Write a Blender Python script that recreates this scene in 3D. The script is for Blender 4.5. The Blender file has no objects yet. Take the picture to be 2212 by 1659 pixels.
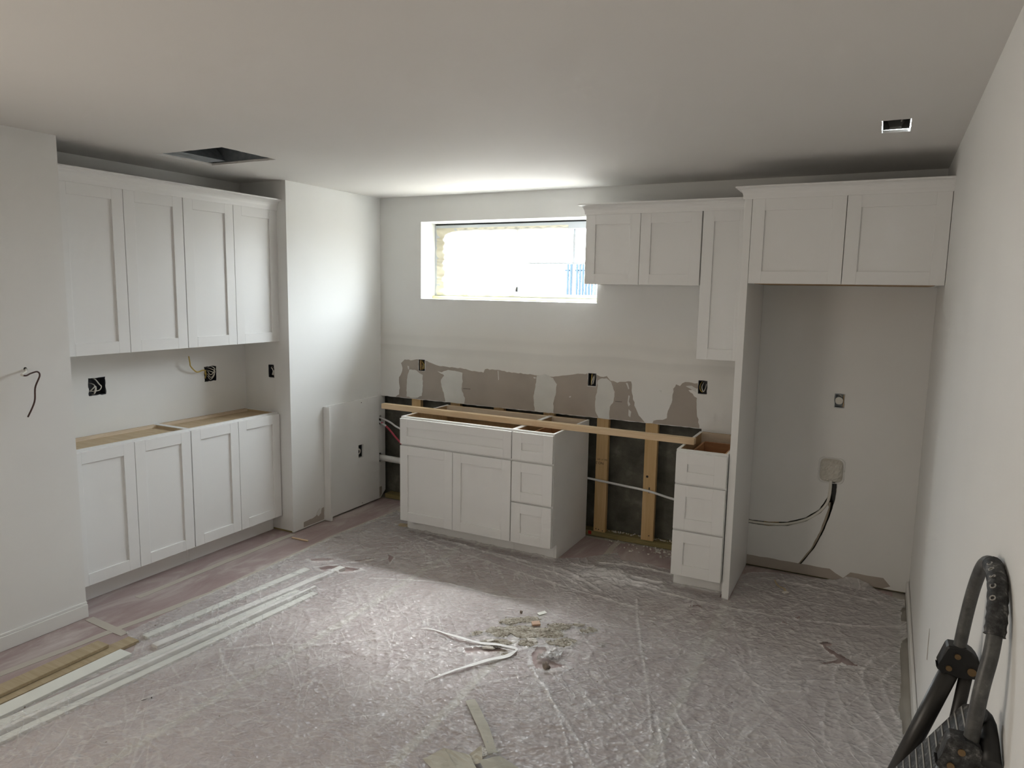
import bpy, bmesh, math, random
import numpy as np
from mathutils import Vector, Matrix
from mathutils.geometry import delaunay_2d_cdt
PI = math.pi
SC = bpy.context.scene
COL = SC.collection

# ------------------------------------------------------------------ camera
cam_d = bpy.data.cameras.new('camera'); cam = bpy.data.objects.new('camera', cam_d); COL.objects.link(cam)
yaw, pitch, roll = -0.4752, -0.1326, 0.0178
fw = Vector((math.sin(yaw)*math.cos(pitch), math.cos(yaw)*math.cos(pitch), math.sin(pitch)))
rt0 = Vector((math.cos(yaw), -math.sin(yaw), 0)); up0 = rt0.cross(fw)
rt = rt0*math.cos(roll)+up0*math.sin(roll); up = up0*math.cos(roll)-rt0*math.sin(roll)
M = Matrix((rt, up, -fw)).transposed().to_4x4(); M.translation = Vector((3.6597, -4.7216, 1.7811))
cam.matrix_world = M
cam_d.sensor_width = 36; cam_d.lens = 36*1531.15/2212; cam_d.clip_start = 0.02; cam_d.clip_end = 100
SC.camera = cam

# ------------------------------------------------------------------ light
SC.view_settings.view_transform = 'Standard'; SC.view_settings.look = 'None'
SC.view_settings.gamma = 1; SC.view_settings.use_curve_mapping = False
SC.view_settings.exposure = 0.80
SC.cycles.use_denoising = True
SC.cycles.max_bounces = 6; SC.cycles.diffuse_bounces = 5; SC.cycles.glossy_bounces = 2
SC.cycles.use_adaptive_sampling = True; SC.cycles.adaptive_threshold = 0.08; SC.cycles.adaptive_min_samples = 16
SC.cycles.transmission_bounces = 2; SC.cycles.transparent_max_bounces = 8
SC.cycles.caustics_reflective = False; SC.cycles.caustics_refractive = False
SC.cycles.sample_clamp_indirect = 8
SKY = 35.5
world = bpy.data.worlds.new('overcast_sky'); SC.world = world; world.use_nodes = True
wn, wl = world.node_tree.nodes, world.node_tree.links
wn.clear()
wo = wn.new('ShaderNodeOutputWorld'); wb = wn.new('ShaderNodeBackground'); wb.inputs[1].default_value = SKY
tc = wn.new('ShaderNodeTexCoord'); sx = wn.new('ShaderNodeSeparateXYZ'); wr = wn.new('ShaderNodeValToRGB')
wl.new(tc.outputs['Generated'], sx.inputs[0])
mr = wn.new('ShaderNodeMapRange'); mr.inputs[1].default_value = -1; mr.inputs[2].default_value = 1
wl.new(sx.outputs['Z'], mr.inputs[0]); wl.new(mr.outputs[0], wr.inputs[0]); wl.new(wr.outputs[0], wb.inputs[0]); wl.new(wb.outputs[0], wo.inputs[0])
e = wr.color_ramp.elements
e[0].position = 0.0; e[0].color = (0.15, 0.147, 0.14, 1)          # daylit ground
e[1].position = 1.0; e[1].color = (0.90, 1.0, 1.07, 1)           # zenith
x = e.new(0.49); x.color = (0.15, 0.147, 0.14, 1)
x = e.new(0.52); x.color = (0.30, 0.325, 0.34, 1)
x = e.new(0.75); x.color = (0.62, 0.69, 0.74, 1)                 # horizon
sun_d = bpy.data.lights.new('hazy_sun', 'SUN'); sun_d.energy = 13.0; sun_d.angle = math.radians(27); sun_d.color = (1.0, 0.985, 0.96)
sun = bpy.data.objects.new('hazy_sun', sun_d); COL.objects.link(sun); sun.rotation_euler = Vector((-0.08, 0.63, 0.80)).to_track_quat('Z', 'Y').to_euler(); sun.location = (1, 3, 5)
def portal(name, loc, rot, sx_, sy_):
    l = bpy.data.lights.new(name, 'AREA'); l.shape = 'RECTANGLE'; l.size = sx_; l.size_y = sy_
    l.cycles.is_portal = True
    o = bpy.data.objects.new(name, l); o.location = loc; o.rotation_euler = rot; COL.objects.link(o)
portal('window_portal', (1.145, 0.235, 1.99), (-PI/2, 0, 0), 1.47, 0.56)
# added warm fill, source unseen, in a left wall opening behind the camera
ld = bpy.data.lights.new('added_warm_fill', 'AREA'); ld.shape = 'RECTANGLE'; ld.size = 1.2; ld.size_y = 1.7; ld.energy = 27; ld.color = (1.0, 0.90, 0.77)
lo_ = bpy.data.objects.new('added_warm_fill', ld); lo_.location = (-0.04, -5.2, 1.5); lo_.rotation_euler = (0, -PI/2, 0); COL.objects.link(lo_)

# ------------------------------------------------------------------ materials
def new_mat(name, col, rough=0.6, metal=0.0, spec=0.5):
    m = bpy.data.materials.new(name); m.use_nodes = True
    b = m.node_tree.nodes['Principled BSDF']
    b.inputs['Base Color'].default_value = (*col, 1); b.inputs['Roughness'].default_value = rough
    b.inputs['Metallic'].default_value = metal; b.inputs['Specular IOR Level'].default_value = spec
    return m
def nodes(m): return m.node_tree.nodes, m.node_tree.links, m.node_tree.nodes['Principled BSDF']
def coords(m, scale=(1, 1, 1)):
    n, l, b = nodes(m)
    t = n.new('ShaderNodeTexCoord'); mp = n.new('ShaderNodeMapping'); mp.inputs['Scale'].default_value = scale
    l.new(t.outputs['Object'], mp.inputs[0]); return mp.outputs[0]
def noise(m, scale, detail=3, rough=0.5, stretch=(1, 1, 1), dist=0.0):
    n, l, b = nodes(m); t = n.new('ShaderNodeTexNoise')
    t.inputs['Scale'].default_value = scale; t.inputs['Detail'].default_value = detail
    t.inputs['Roughness'].default_value = rough; t.inputs['Distortion'].default_value = dist
    l.new(coords(m, stretch), t.inputs['Vector']); return t.outputs['Fac']
def ramp(m, fac, stops):
    n, l, b = nodes(m); r = n.new('ShaderNodeValToRGB'); e = r.color_ramp.elements
    e[0].position = stops[0][0]; e[0].color = (*stops[0][1], 1)
    e[1].position = stops[-1][0]; e[1].color = (*stops[-1][1], 1)
    for p, c in stops[1:-1]:
        q = e.new(p); q.color = (*c, 1)
    l.new(fac, r.inputs[0]); return r.outputs[0]
def bump(m, fac, strength, dist=0.002):
    n, l, b = nodes(m); t = n.new('ShaderNodeBump'); t.inputs['Strength'].default_value = strength
    t.inputs['Distance'].default_value = dist; l.new(fac, t.inputs['Height']); l.new(t.outputs[0], b.inputs['Normal'])
def paint(name, c, rough=0.6, var=0.04, scale=1.3, bs=0.15, bscale=260):
    m = new_mat(name, c, rough, spec=0.35)
    lo = tuple(v*(1-var) for v in c); hi = tuple(min(1, v*(1+var)) for v in c)
    n, l, b = nodes(m)
    l.new(ramp(m, noise(m, scale, 5), [(0.3, lo), (0.7, hi)]), b.inputs['Base Color'])
    bump(m, noise(m, bscale, 2), bs, 0.001); return m
def wood(name, c1, c2, stretch, scale=9, rough=0.6):
    m = new_mat(name, c1, rough, spec=0.3); n, l, b = nodes(m)
    f = noise(m, scale, 6, 0.6, stretch, 1.2)
    l.new(ramp(m, f, [(0.3, c1), (0.5, tuple((a+d)/2 for a, d in zip(c1, c2))), (0.7, c2)]), b.inputs['Base Color'])
    bump(m, f, 0.15, 0.001); return m

WALL = paint('wall_paint', (0.79, 0.79, 0.775), 0.55, 0.025)
BACKWALL = paint('wall_paint_back', (0.79, 0.79, 0.775), 0.6, 0.03)
# dusty sanded bands across the back wall, at the old counter joint (a mark on the wall itself)
n, l, b = nodes(BACKWALL)
src = b.inputs['Base Color'].links[0].from_socket
tcn = n.new('ShaderNodeTexCoord'); sp = n.new('ShaderNodeSeparateXYZ'); l.new(tcn.outputs['Object'], sp.inputs[0])
wob = n.new('ShaderNodeMath'); wob.operation = 'MULTIPLY_ADD'; wob.inputs[1].default_value = 0.10
l.new(noise(BACKWALL, 2.2, 4, 0.5, (0.4, 1, 1)), wob.inputs[0]); l.new(sp.outputs['Z'], wob.inputs[2])
band = ramp(BACKWALL, wob.outputs[0], [(0.0, (1, 1, 1)), (1.0, (1, 1, 1))])
r = [x for x in n if x.type == 'VALTORGB'][-1].color_ramp
mrn = n.new('ShaderNodeMapRange'); mrn.inputs[1].default_value = 1.0; mrn.inputs[2].default_value = 1.6
l.new(wob.outputs[0], mrn.inputs[0]); rr = [x for x in n if x.type == 'VALTORGB'][-1]; l.new(mrn.outputs[0], rr.inputs[0])
for p, v in ((0.50, 1.0), (0.55, 0.95), (0.60, 0.93), (0.62, 1.0), (0.66, 1.0), (0.71, 0.965), (0.74, 0.96), (0.78, 1.0)):
    q = r.elements.new(p); q.color = (v, v*0.985, v*0.96, 1)
mx = n.new('ShaderNodeMix'); mx.data_type = 'RGBA'; mx.blend_type = 'MULTIPLY'; lt = n.new('ShaderNodeMath'); lt.operation = 'LESS_THAN'; lt.inputs[1].default_value = 2.9; l.new(sp.outputs['X'], lt.inputs[0]); l.new(lt.outputs[0], mx.inputs[0])
l.new(src, mx.inputs[6]); l.new(rr.outputs[0], mx.inputs[7]); l.new(mx.outputs[2], b.inputs['Base Color'])
CEIL = paint('ceiling_paint', (0.76, 0.745, 0.72), 0.75, 0.02, 0.8, 0.1)
CAB = new_mat('cabinet_white', (0.83, 0.83, 0.82), 0.38)
TRIMW = paint('trim_white', (0.78, 0.78, 0.76), 0.42, 0.02)
PRIMED = paint('primed_white', (0.74, 0.76, 0.72), 0.5, 0.04, 6)
DRYCORE = new_mat('gypsum_core', (0.72, 0.71, 0.67), 0.9)
EXPOSED = paint('drywall_paper', (0.41, 0.365, 0.32), 0.85, 0.06, 5)
MUD = paint('joint_compound', (0.70, 0.70, 0.67), 0.8, 0.04, 9, 0.5, 40)
PLY = wood('plywood_inside', (0.34, 0.21, 0.10), (0.46, 0.31, 0.17), (6, 6, 0.5), 4)
PLYTOP = wood('plywood_top', (0.48, 0.36, 0.22), (0.60, 0.48, 0.32), (8, 0.6, 8), 4)
PLYEDGE = wood('plywood_edge', (0.62, 0.50, 0.37), (0.72, 0.62, 0.49), (0.7, 8, 8), 6)
MAPLE = wood('maple_strip', (0.66, 0.48, 0.29), (0.78, 0.62, 0.42), (0.5, 9, 9), 7)
STUD = wood('pine_stud', (0.52, 0.34, 0.15), (0.66, 0.47, 0.25), (14, 14, 0.7), 2.4)
PT = wood('treated_lumber', (0.17, 0.15, 0.06), (0.36, 0.29, 0.14), (0.8, 12, 12), 5)
DRAWERBOX = wood('drawer_box_wood', (0.38, 0.19, 0.09), (0.48, 0.26, 0.13), (0.8, 0.8, 8), 5)
BROWNB = wood('brown_board', (0.36, 0.29, 0.18), (0.45, 0.37, 0.25), (9, 0.5, 9), 6)
CONC = new_mat('concrete', (0.12, 0.12, 0.11), 0.95); n, l, b = nodes(CONC)
l.new(ramp(CONC, noise(CONC, 5, 8, 0.65), [(0.3, (0.06, 0.062, 0.05)), (0.55, (0.14, 0.137, 0.115)), (0.75, (0.30, 0.29, 0.26))]), b.inputs['Base Color'])
bump(CONC, noise(CONC, 30, 6), 0.6, 0.006)
BOX = new_mat('electrical_box_plastic', (0.035, 0.038, 0.045), 0.5)
CABLEW = new_mat('cable_white', (0.72, 0.70, 0.64), 0.45)
CABLEY = new_mat('cable_yellow', (0.55, 0.40, 0.10), 0.5)
CABLED = new_mat('cable_dark', (0.06, 0.025, 0.02), 0.5)
PEX = new_mat('pex_white', (0.74, 0.75, 0.76), 0.35)
PEXR = new_mat('pex_red', (0.52, 0.06, 0.10), 0.35)
PVC = new_mat('pvc_white', (0.70, 0.70, 0.68), 0.35)
GALV = new_mat('galvanised_steel', (0.42, 0.46, 0.49), 0.5, 0.55); n, l, b = nodes(GALV)
l.new(ramp(GALV, noise(GALV, 30, 4), [(0.3, (0.34, 0.38, 0.42)), (0.7, (0.48, 0.52, 0.55))]), b.inputs['Base Color'])
BLACKP = new_mat('black_plastic', (0.010, 0.010, 0.010), 0.5)
TUBEG = new_mat('grey_powder_coat', (0.055, 0.055, 0.055), 0.42)
TUBEB = new_mat('dark_powder_coat', (0.022, 0.020, 0.018), 0.40)
n, l, b = nodes(TUBEG)
l.new(ramp(TUBEG, noise(TUBEG, 30, 6, 0.7), [(0.4, (0.05, 0.05, 0.05)), (0.6, (0.09, 0.09, 0.087)), (0.8, (0.22, 0.215, 0.2))]), b.inputs['Base Color'])
DUSTYB = new_mat('dusty_black_plastic', (0.03, 0.03, 0.03), 0.7); n, l, b = nodes(DUSTYB)
l.new(ramp(DUSTYB, noise(DUSTYB, 45, 8, 0.75), [(0.42, (0.012, 0.012, 0.013)), (0.55, (0.05, 0.05, 0.05)), (0.72, (0.33, 0.32, 0.30))]), b.inputs['Base Color'])
RIVET = new_mat('brass_rivet', (0.20, 0.13, 0.065), 0.5, 0.6)
PLASTER = paint('plaster_crumb', (0.66, 0.64, 0.60), 0.9, 0.1, 30)
DIRT = new_mat('sawdust_dirt', (0.36, 0.33, 0.25), 0.95); n, l, b = nodes(DIRT)
l.new(ramp(DIRT, noise(DIRT, 60, 8, 0.7), [(0.3, (0.17, 0.15, 0.12)), (0.5, (0.35, 0.32, 0.265)), (0.7, (0.62, 0.60, 0.55))]), b.inputs['Base Color'])
bump(DIRT, noise(DIRT, 120, 6), 0.8, 0.004)
CHIP = wood('wood_chip', (0.42, 0.27, 0.18), (0.54, 0.38, 0.27), (2, 12, 12), 6)
PAPERTAPE = paint('tan_masking_paper', (0.49, 0.475, 0.41), 0.85, 0.12, 12, 0.5, 60)
WHITESTRIP = new_mat('white_paper_strip', (0.74, 0.74, 0.73), 0.6)
SILLW = wood('raw_sill_wood', (0.78, 0.70, 0.38), (0.84, 0.77, 0.48), (0.6, 9, 9), 6)
VINYL = new_mat('window_vinyl', (0.50, 0.53, 0.56), 0.4)
FENCE = new_mat('fence_blue', (0.034, 0.048, 0.066), 0.9, spec=0.0)
INK = new_mat('black_ink', (0.03, 0.025, 0.02), 0.8)
REDPAINT = new_mat('red_paint', (0.36, 0.02, 0.01), 0.8)
STONE = paint('stone', (0.25, 0.21, 0.18), 0.9, 0.2, 40)

# rosin paper on the floor: pink-brown with plaster dust
ROSIN = new_mat('rosin_paper', (0.33, 0.22, 0.21), 0.9, spec=0.2); n, l, b = nodes(ROSIN)
f1 = ramp(ROSIN, noise(ROSIN, 3.0, 8, 0.65, (1.6, 0.5, 1), 0.8), [(0.30, (0.32, 0.235, 0.23)), (0.50, (0.40, 0.325, 0.315)), (0.68, (0.55, 0.50, 0.485))])
l.new(f1, b.inputs['Base Color']); bump(ROSIN, noise(ROSIN, 14, 6), 0.3, 0.004)
TAPE = new_mat('masking_tape', (0.49, 0.455, 0.40), 0.75)
SUBFLOOR = paint('subfloor', (0.42, 0.40, 0.36), 0.9, 0.1, 4)

# translucent film
def film(name, lo, hi, tint, rough=0.32, fine=True):
    m = bpy.data.materials.new(name); m.use_nodes = True
    n, l = m.node_tree.nodes, m.node_tree.links; b = n['Principled BSDF']; out = n['Material Output']
    b.inputs['Base Color'].default_value = (*tint, 1); b.inputs['Roughness'].default_value = rough
    b.inputs['Specular IOR Level'].default_value = 0.45
    tr = n.new('ShaderNodeBsdfTransparent'); mix = n.new('ShaderNodeMixShader')
    t = n.new('ShaderNodeTexCoord')
    facs = []
    # crease families: long thin streaks in several directions, each fading in and out across the sheet
    for sc, ang_, st, w, th, ms in ((9, .55, (1, .22, 1), 0.9, .03, 1.1), (12, -.75, (1, .2, 1), 0.8, .03, 1.4), (26, 1.25, (1, .3, 1), 0.7, .045, 1.7)):
        mp = n.new('ShaderNodeMapping'); mp.inputs['Rotation'].default_value = (0, 0, ang_); l.new(t.outputs['Object'], mp.inputs[0])
        m_2 = n.new('ShaderNodeMapping'); m_2.inputs['Scale'].default_value = st; l.new(mp.outputs[0], m_2.inputs[0])
        no = n.new('ShaderNodeTexNoise'); no.inputs['Scale'].default_value = sc; no.inputs['Detail'].default_value = 1.5
        no.inputs['Roughness'].default_value = 0.5; no.inputs['Distortion'].default_value = .35
        l.new(m_2.outputs[0], no.inputs['Vector'])
        a = n.new('ShaderNodeMath'); a.operation = 'SUBTRACT'; a.inputs[1].default_value = 0.5; l.new(no.outputs[0], a.inputs[0])
        c = n.new('ShaderNodeMath'); c.operation = 'ABSOLUTE'; l.new(a.outputs[0], c.inputs[0])
        d = n.new('ShaderNodeMapRange'); d.inputs[1].default_value = 0.0; d.inputs[2].default_value = th
        d.inputs[3].default_value = w; d.inputs[4].default_value = 0.0; l.new(c.outputs[0], d.inputs[0])
        mk = n.new('ShaderNodeTexNoise'); mk.inputs['Scale'].default_value = ms; mk.inputs['Detail'].default_value = 2; l.new(mp.outputs[0], mk.inputs['Vector'])
        mr2 = n.new('ShaderNodeMapRange'); mr2.inputs[1].default_value = .42; mr2.inputs[2].default_value = .62; l.new(mk.outputs[0], mr2.inputs[0])
        pr = n.new('ShaderNodeMath'); pr.operation = 'MULTIPLY'; l.new(d.outputs[0], pr.inputs[0]); l.new(mr2.outputs[0], pr.inputs[1]); facs.append(pr.outputs[0])
    s0 = n.new('ShaderNodeMath'); s0.operation = 'ADD'; l.new(facs[0], s0.inputs[0]); l.new(facs[1], s0.inputs[1])
    s = n.new('ShaderNodeMath'); s.operation = 'ADD'; l.new(s0.outputs[0], s.inputs[0]); l.new(facs[2], s.inputs[1])
    mr = n.new('ShaderNodeMapRange'); mr.inputs[1].default_value = 0; mr.inputs[2].default_value = 1
    mr.inputs[3].default_value = lo; mr.inputs[4].default_value = hi; l.new(s.outputs[0], mr.inputs[0])
    bp = n.new('ShaderNodeBump'); bp.inputs['Strength'].default_value = 0.9; bp.inputs['Distance'].default_value = 0.014
    hs = []
    for sc, st, w in ((15, (1, .55, 1), 1.0), (44, (.7, 1.1, 1), .55)):
        wp = n.new('ShaderNodeTexNoise'); wp.inputs['Scale'].default_value = sc*.35; wp.inputs['Detail'].default_value = 2; l.new(t.outputs['Object'], wp.inputs['Vector'])
        va = n.new('ShaderNodeVectorMath'); va.operation = 'SCALE'; va.inputs['Scale'].default_value = 3.0/sc; l.new(wp.outputs['Color'], va.inputs[0])
        vb = n.new('ShaderNodeVectorMath'); vb.operation = 'ADD'; l.new(va.outputs[0], vb.inputs[0]); l.new(t.outputs['Object'], vb.inputs[1])
        mp = n.new('ShaderNodeMapping'); mp.inputs['Scale'].default_value = st; l.new(vb.outputs[0], mp.inputs[0])
        vo = n.new('ShaderNodeTexVoronoi'); vo.inputs['Scale'].default_value = sc; l.new(mp.outputs[0], vo.inputs['Vector'])
        q = n.new('ShaderNodeMath'); q.operation = 'MULTIPLY'; q.inputs[1].default_value = w; l.new(vo.outputs['Distance'], q.inputs[0]); hs.append(q.outputs[0])
    h1 = n.new('ShaderNodeMath'); h1.operation = 'ADD'; l.new(hs[0], h1.inputs[0]); l.new(hs[1], h1.inputs[1])
    h2 = h1
    h3 = n.new('ShaderNodeMath'); h3.operation = 'MULTIPLY_ADD'; h3.inputs[1].default_value = .25; l.new(s.outputs[0], h3.inputs[0]); l.new(h2.outputs[0], h3.inputs[2])
    l.new(h3.outputs[0], bp.inputs['Height']); l.new(bp.outputs[0], b.inputs['Normal'])
    # folds hold several layers of film, so they are denser
    at = n.new('ShaderNodeAttribute'); at.attribute_name = 'layers'
    ad = n.new('ShaderNodeMath'); ad.operation = 'ADD'; ad.use_clamp = True; l.new(mr.outputs[0], ad.inputs[0]); l.new(at.outputs['Fac'], ad.inputs[1])
    l.new(ad.outputs[0], mix.inputs[0]); l.new(tr.outputs[0], mix.inputs[1]); l.new(b.outputs[0], mix.inputs[2]); l.new(mix.outputs[0], out.inputs[0])
    return m
FILM = film('plastic_film', 0.37, 0.58, (0.82, 0.81, 0.81), 0.22)
WFILM = bpy.data.materials.new('window_film'); WFILM.use_nodes = True
n, l = WFILM.node_tree.nodes, WFILM.node_tree.links; n.remove(n['Principled BSDF'])
tr = n.new('ShaderNodeBsdfTransparent'); tl = n.new('ShaderNodeBsdfTranslucent'); tl.inputs[0].default_value = (0.85, 0.80, 0.66, 1)
df = n.new('ShaderNodeBsdfDiffuse'); df.inputs[0].default_value = (0.80, 0.76, 0.64, 1)
m1 = n.new('ShaderNodeMixShader'); m2 = n.new('ShaderNodeMixShader'); m1.inputs[0].default_value = 0.5; m2.inputs[0].default_value = 0.35
l.new(tl.outputs[0], m1.inputs[1]); l.new(df.outputs[0], m1.inputs[2]); l.new(tr.outputs[0], m2.inputs[1]); l.new(m1.outputs[0], m2.inputs[2])
dn = n.new('ShaderNodeAttribute'); dn.attribute_name = 'dense'; m3 = n.new('ShaderNodeMixShader'); od = n.new('ShaderNodeBsdfDiffuse'); od.inputs[0].default_value = (0.62, 0.58, 0.46, 1)
l.new(dn.outputs['Fac'], m3.inputs[0]); l.new(m2.outputs[0], m3.inputs[1]); l.new(od.outputs[0], m3.inputs[2])
l.new(m3.outputs[0], n['Material Output'].inputs[0])
GLASS = bpy.data.materials.new('window_glass'); GLASS.use_nodes = True
n, l = GLASS.node_tree.nodes, GLASS.node_tree.links; n.remove(n['Principled BSDF'])
tr = n.new('ShaderNodeBsdfTransparent'); gl = n.new('ShaderNodeBsdfGlossy'); gl.inputs['Roughness'].default_value = 0.02
m1 = n.new('ShaderNodeMixShader'); m1.inputs[0].default_value = 0.06
l.new(tr.outputs[0], m1.inputs[1]); l.new(gl.outputs[0], m1.inputs[2]); l.new(m1.outputs[0], n['Material Output'].inputs[0])

# ------------------------------------------------------------------ builders
def mesh_obj(name, V, F, m, parent=None, smooth=False, loc=(0, 0, 0)):
    me = bpy.data.meshes.new(name); me.from_pydata([tuple(v) for v in V], [], F)
    mm = m if isinstance(m, (list, tuple)) else [m]
    for q in mm: me.materials.append(q)
    if smooth: me.polygons.foreach_set('use_smooth', [True]*len(me.polygons))
    me.update()
    o = bpy.data.objects.new(name, me); COL.objects.link(o); o.location = loc
    if parent: o.parent = parent
    return o
def bm_obj(name, bm, m, parent=None, smooth=False, loc=(0, 0, 0)):
    bmesh.ops.recalc_face_normals(bm, faces=bm.faces)
    me = bpy.data.meshes.new(name); bm.to_mesh(me); bm.free()
    for q in (m if isinstance(m, (list, tuple)) else [m]): me.materials.append(q)
    if smooth: me.polygons.foreach_set('use_smooth', [True]*len(me.polygons))
    o = bpy.data.objects.new(name, me); COL.objects.link(o); o.location = loc
    if parent: o.parent = parent
    return o
def tag(o, label, cat, group=None, kind=None):
    o['label'] = label; o['category'] = cat
    if group: o['group'] = group
    if kind: o['kind'] = kind
    return o
def root(name, loc, rz, label, cat, group=None):
    o = bpy.data.objects.new(name, None); COL.objects.link(o); o.location = loc; o.rotation_euler = (0, 0, rz); o.empty_display_size = 0.1
    return tag(o, label, cat, group)
def structure(o): o['kind'] = 'structure'; return o
def add_box(bm, x0, x1, y0, y1, z0, z1, bev=0.0):
    vs = [bm.verts.new(p) for p in ((x0,y0,z0),(x1,y0,z0),(x1,y1,z0),(x0,y1,z0),(x0,y0,z1),(x1,y0,z1),(x1,y1,z1),(x0,y1,z1))]
    fs = [bm.faces.new([vs[i] for i in q]) for q in ((0,3,2,1),(4,5,6,7),(0,1,5,4),(1,2,6,5),(2,3,7,6),(3,0,4,7))]
    if bev:
        es = list({e for f in fs for e in f.edges})
        bmesh.ops.bevel(bm, geom=es, offset=bev, segments=1, affect='EDGES')
def boxes(name, L, m, parent=None, bev=0.0, loc=(0, 0, 0)):
    bm = bmesh.new()
    for q in L: add_box(bm, *q[:6], bev=bev)
    return bm_obj(name, bm, m, parent, loc=loc)
def cr(P, k=6):
    P = [Vector(p) for p in P]; out = []
    for i in range(len(P)-1):
        a, b, c, d = P[max(i-1, 0)], P[i], P[i+1], P[min(i+2, len(P)-1)]
        for j in range(k):
            t = j/k; out.append(0.5*((2*b)+(c-a)*t+(2*a-5*b+4*c-d)*t*t+(3*b-a-3*c+d)*t**3))
    out.append(P[-1]); return out
def tube_into(bm, P, r, n=8, mi=0):
    P = [Vector(p) for p in P]; R = r if isinstance(r, (list, tuple)) else [r]*len(P)
    T = [(P[min(i+1, len(P)-1)]-P[max(i-1, 0)]).normalized() for i in range(len(P))]
    u = T[0].orthogonal().normalized(); rings = []
    for i, p in enumerate(P):
        u = (u-T[i]*u.dot(T[i])).normalized(); w = T[i].cross(u)
        rings.append([bm.verts.new(p+R[i]*(u*math.cos(a)+w*math.sin(a))) for a in [2*PI*k/n for k in range(n)]])
    for A, B in zip(rings, rings[1:]):
        for k in range(n):
            f = bm.faces.new((A[k], A[(k+1) % n], B[(k+1) % n], B[k])); f.smooth = True; f.material_index = mi
    for f in (bm.faces.new(rings[0][::-1]), bm.faces.new(rings[-1])): f.material_index = mi
def tube(name, P, r, m, parent=None, n=8, k=6, loc=(0, 0, 0)):
    bm = bmesh.new(); tube_into(bm, cr(P, k) if k else P, r, n)
    return bm_obj(name, bm, m, parent, loc=loc)
def prism(name, pts, mapf, t0, t1, m, parent=None, bev=0.0, loc=(0, 0, 0)):
    bm = bmesh.new(); prism_into(bm, pts, mapf, t0, t1, bev); return bm_obj(name, bm, m, parent, loc=loc)
def prism_into(bm, pts, mapf, t0, t1, bev=0.0):
    A = [bm.verts.new(mapf(u, v, t0)) for u, v in pts]; B = [bm.verts.new(mapf(u, v, t1)) for u, v in pts]
    n = len(pts); fs = [bm.faces.new(A[::-1]), bm.faces.new(B)]
    fs += [bm.faces.new((A[i], A[(i+1) % n], B[(i+1) % n], B[i])) for i in range(n)]
    if bev: bmesh.ops.bevel(bm, geom=list({e for f in fs[:2] for e in f.edges}), offset=bev, segments=1, affect='EDGES')
    bm.normal_update(); bmesh.ops.triangulate(bm, faces=[f for f in bm.faces if len(f.verts) > 4])
def inside(p, poly):
    x, y = p; c = False; j = len(poly)-1
    for i in range(len(poly)):
        xi, yi = poly[i]; xj, yj = poly[j]
        if (yi > y) != (yj > y) and x < (xj-xi)*(y-yi)/(yj-yi)+xi: c = not c
        j = i
    return c
def slab_into(bm, outer, holes, mapf, t):
    """flat board with holes: faces at depth 0 and t, closed at every edge"""
    loops = [outer]+holes; V = []; E = []
    for lp in loops:
        s = len(V); V += [Vector(p) for p in lp]; E += [(s+i, s+(i+1) % len(lp)) for i in range(len(lp))]
    r = delaunay_2d_cdt(V, E, [], 0, 1e-6)
    pts, faces = r[0], r[2]; keep = []
    for f in faces:
        c = sum((pts[i] for i in f), Vector((0, 0)))/len(f)
        if inside(c, outer) and not any(inside(c, h) for h in holes): keep.append(f)
    A = [bm.verts.new(mapf(p.x, p.y, 0)) for p in pts]; B = [bm.verts.new(mapf(p.x, p.y, t)) for p in pts]
    cnt = {}
    for f in keep:
        bm.faces.new([A[i] for i in f]); bm.faces.new([B[i] for i in reversed(f)])
        for i in range(len(f)):
            a, b = f[i], f[(i+1) % len(f)]; k = (min(a, b), max(a, b)); cnt[k] = cnt.get(k, 0)+1
    for (a, b), c in cnt.items():
        if c == 1: bm.faces.new((A[a], A[b], B[b], B[a]))
    for v in [v for v in A+B if not v.link_faces]: bm.verts.remove(v)
def rect(u0, u1, v0, v1): return [(u0, v0), (u1, v0), (u1, v1), (u0, v1)]
def jag(poly, step, amp, seed, keep=lambda p: False):
    R = random.Random(seed); out = []
    for i in range(len(poly)):
        a, b = Vector(poly[i]), Vector(poly[(i+1) % len(poly)]); d = b-a; k = max(1, int(d.length/step)); nn = Vector((-d.y, d.x)).normalized()
        for j in range(k):
            p = a+d*(j/k)
            if not keep(p): p = p+nn*R.uniform(-amp, amp)
            out.append((p.x, p.y))
    return out

# ================================================================== SETTING
W = 3.9381; H = 2.4906; SK = 0.0101; YB = -8.0
NA, NB, NX = -1.0327, -2.5503, -0.4342     # alcove: far side, near side, back
WX0, WX1, WZ0, WZ1 = 0.4011, 1.8877, 0.0+1.696, 2.2946
def wr(y): return W+SK*y

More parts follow.
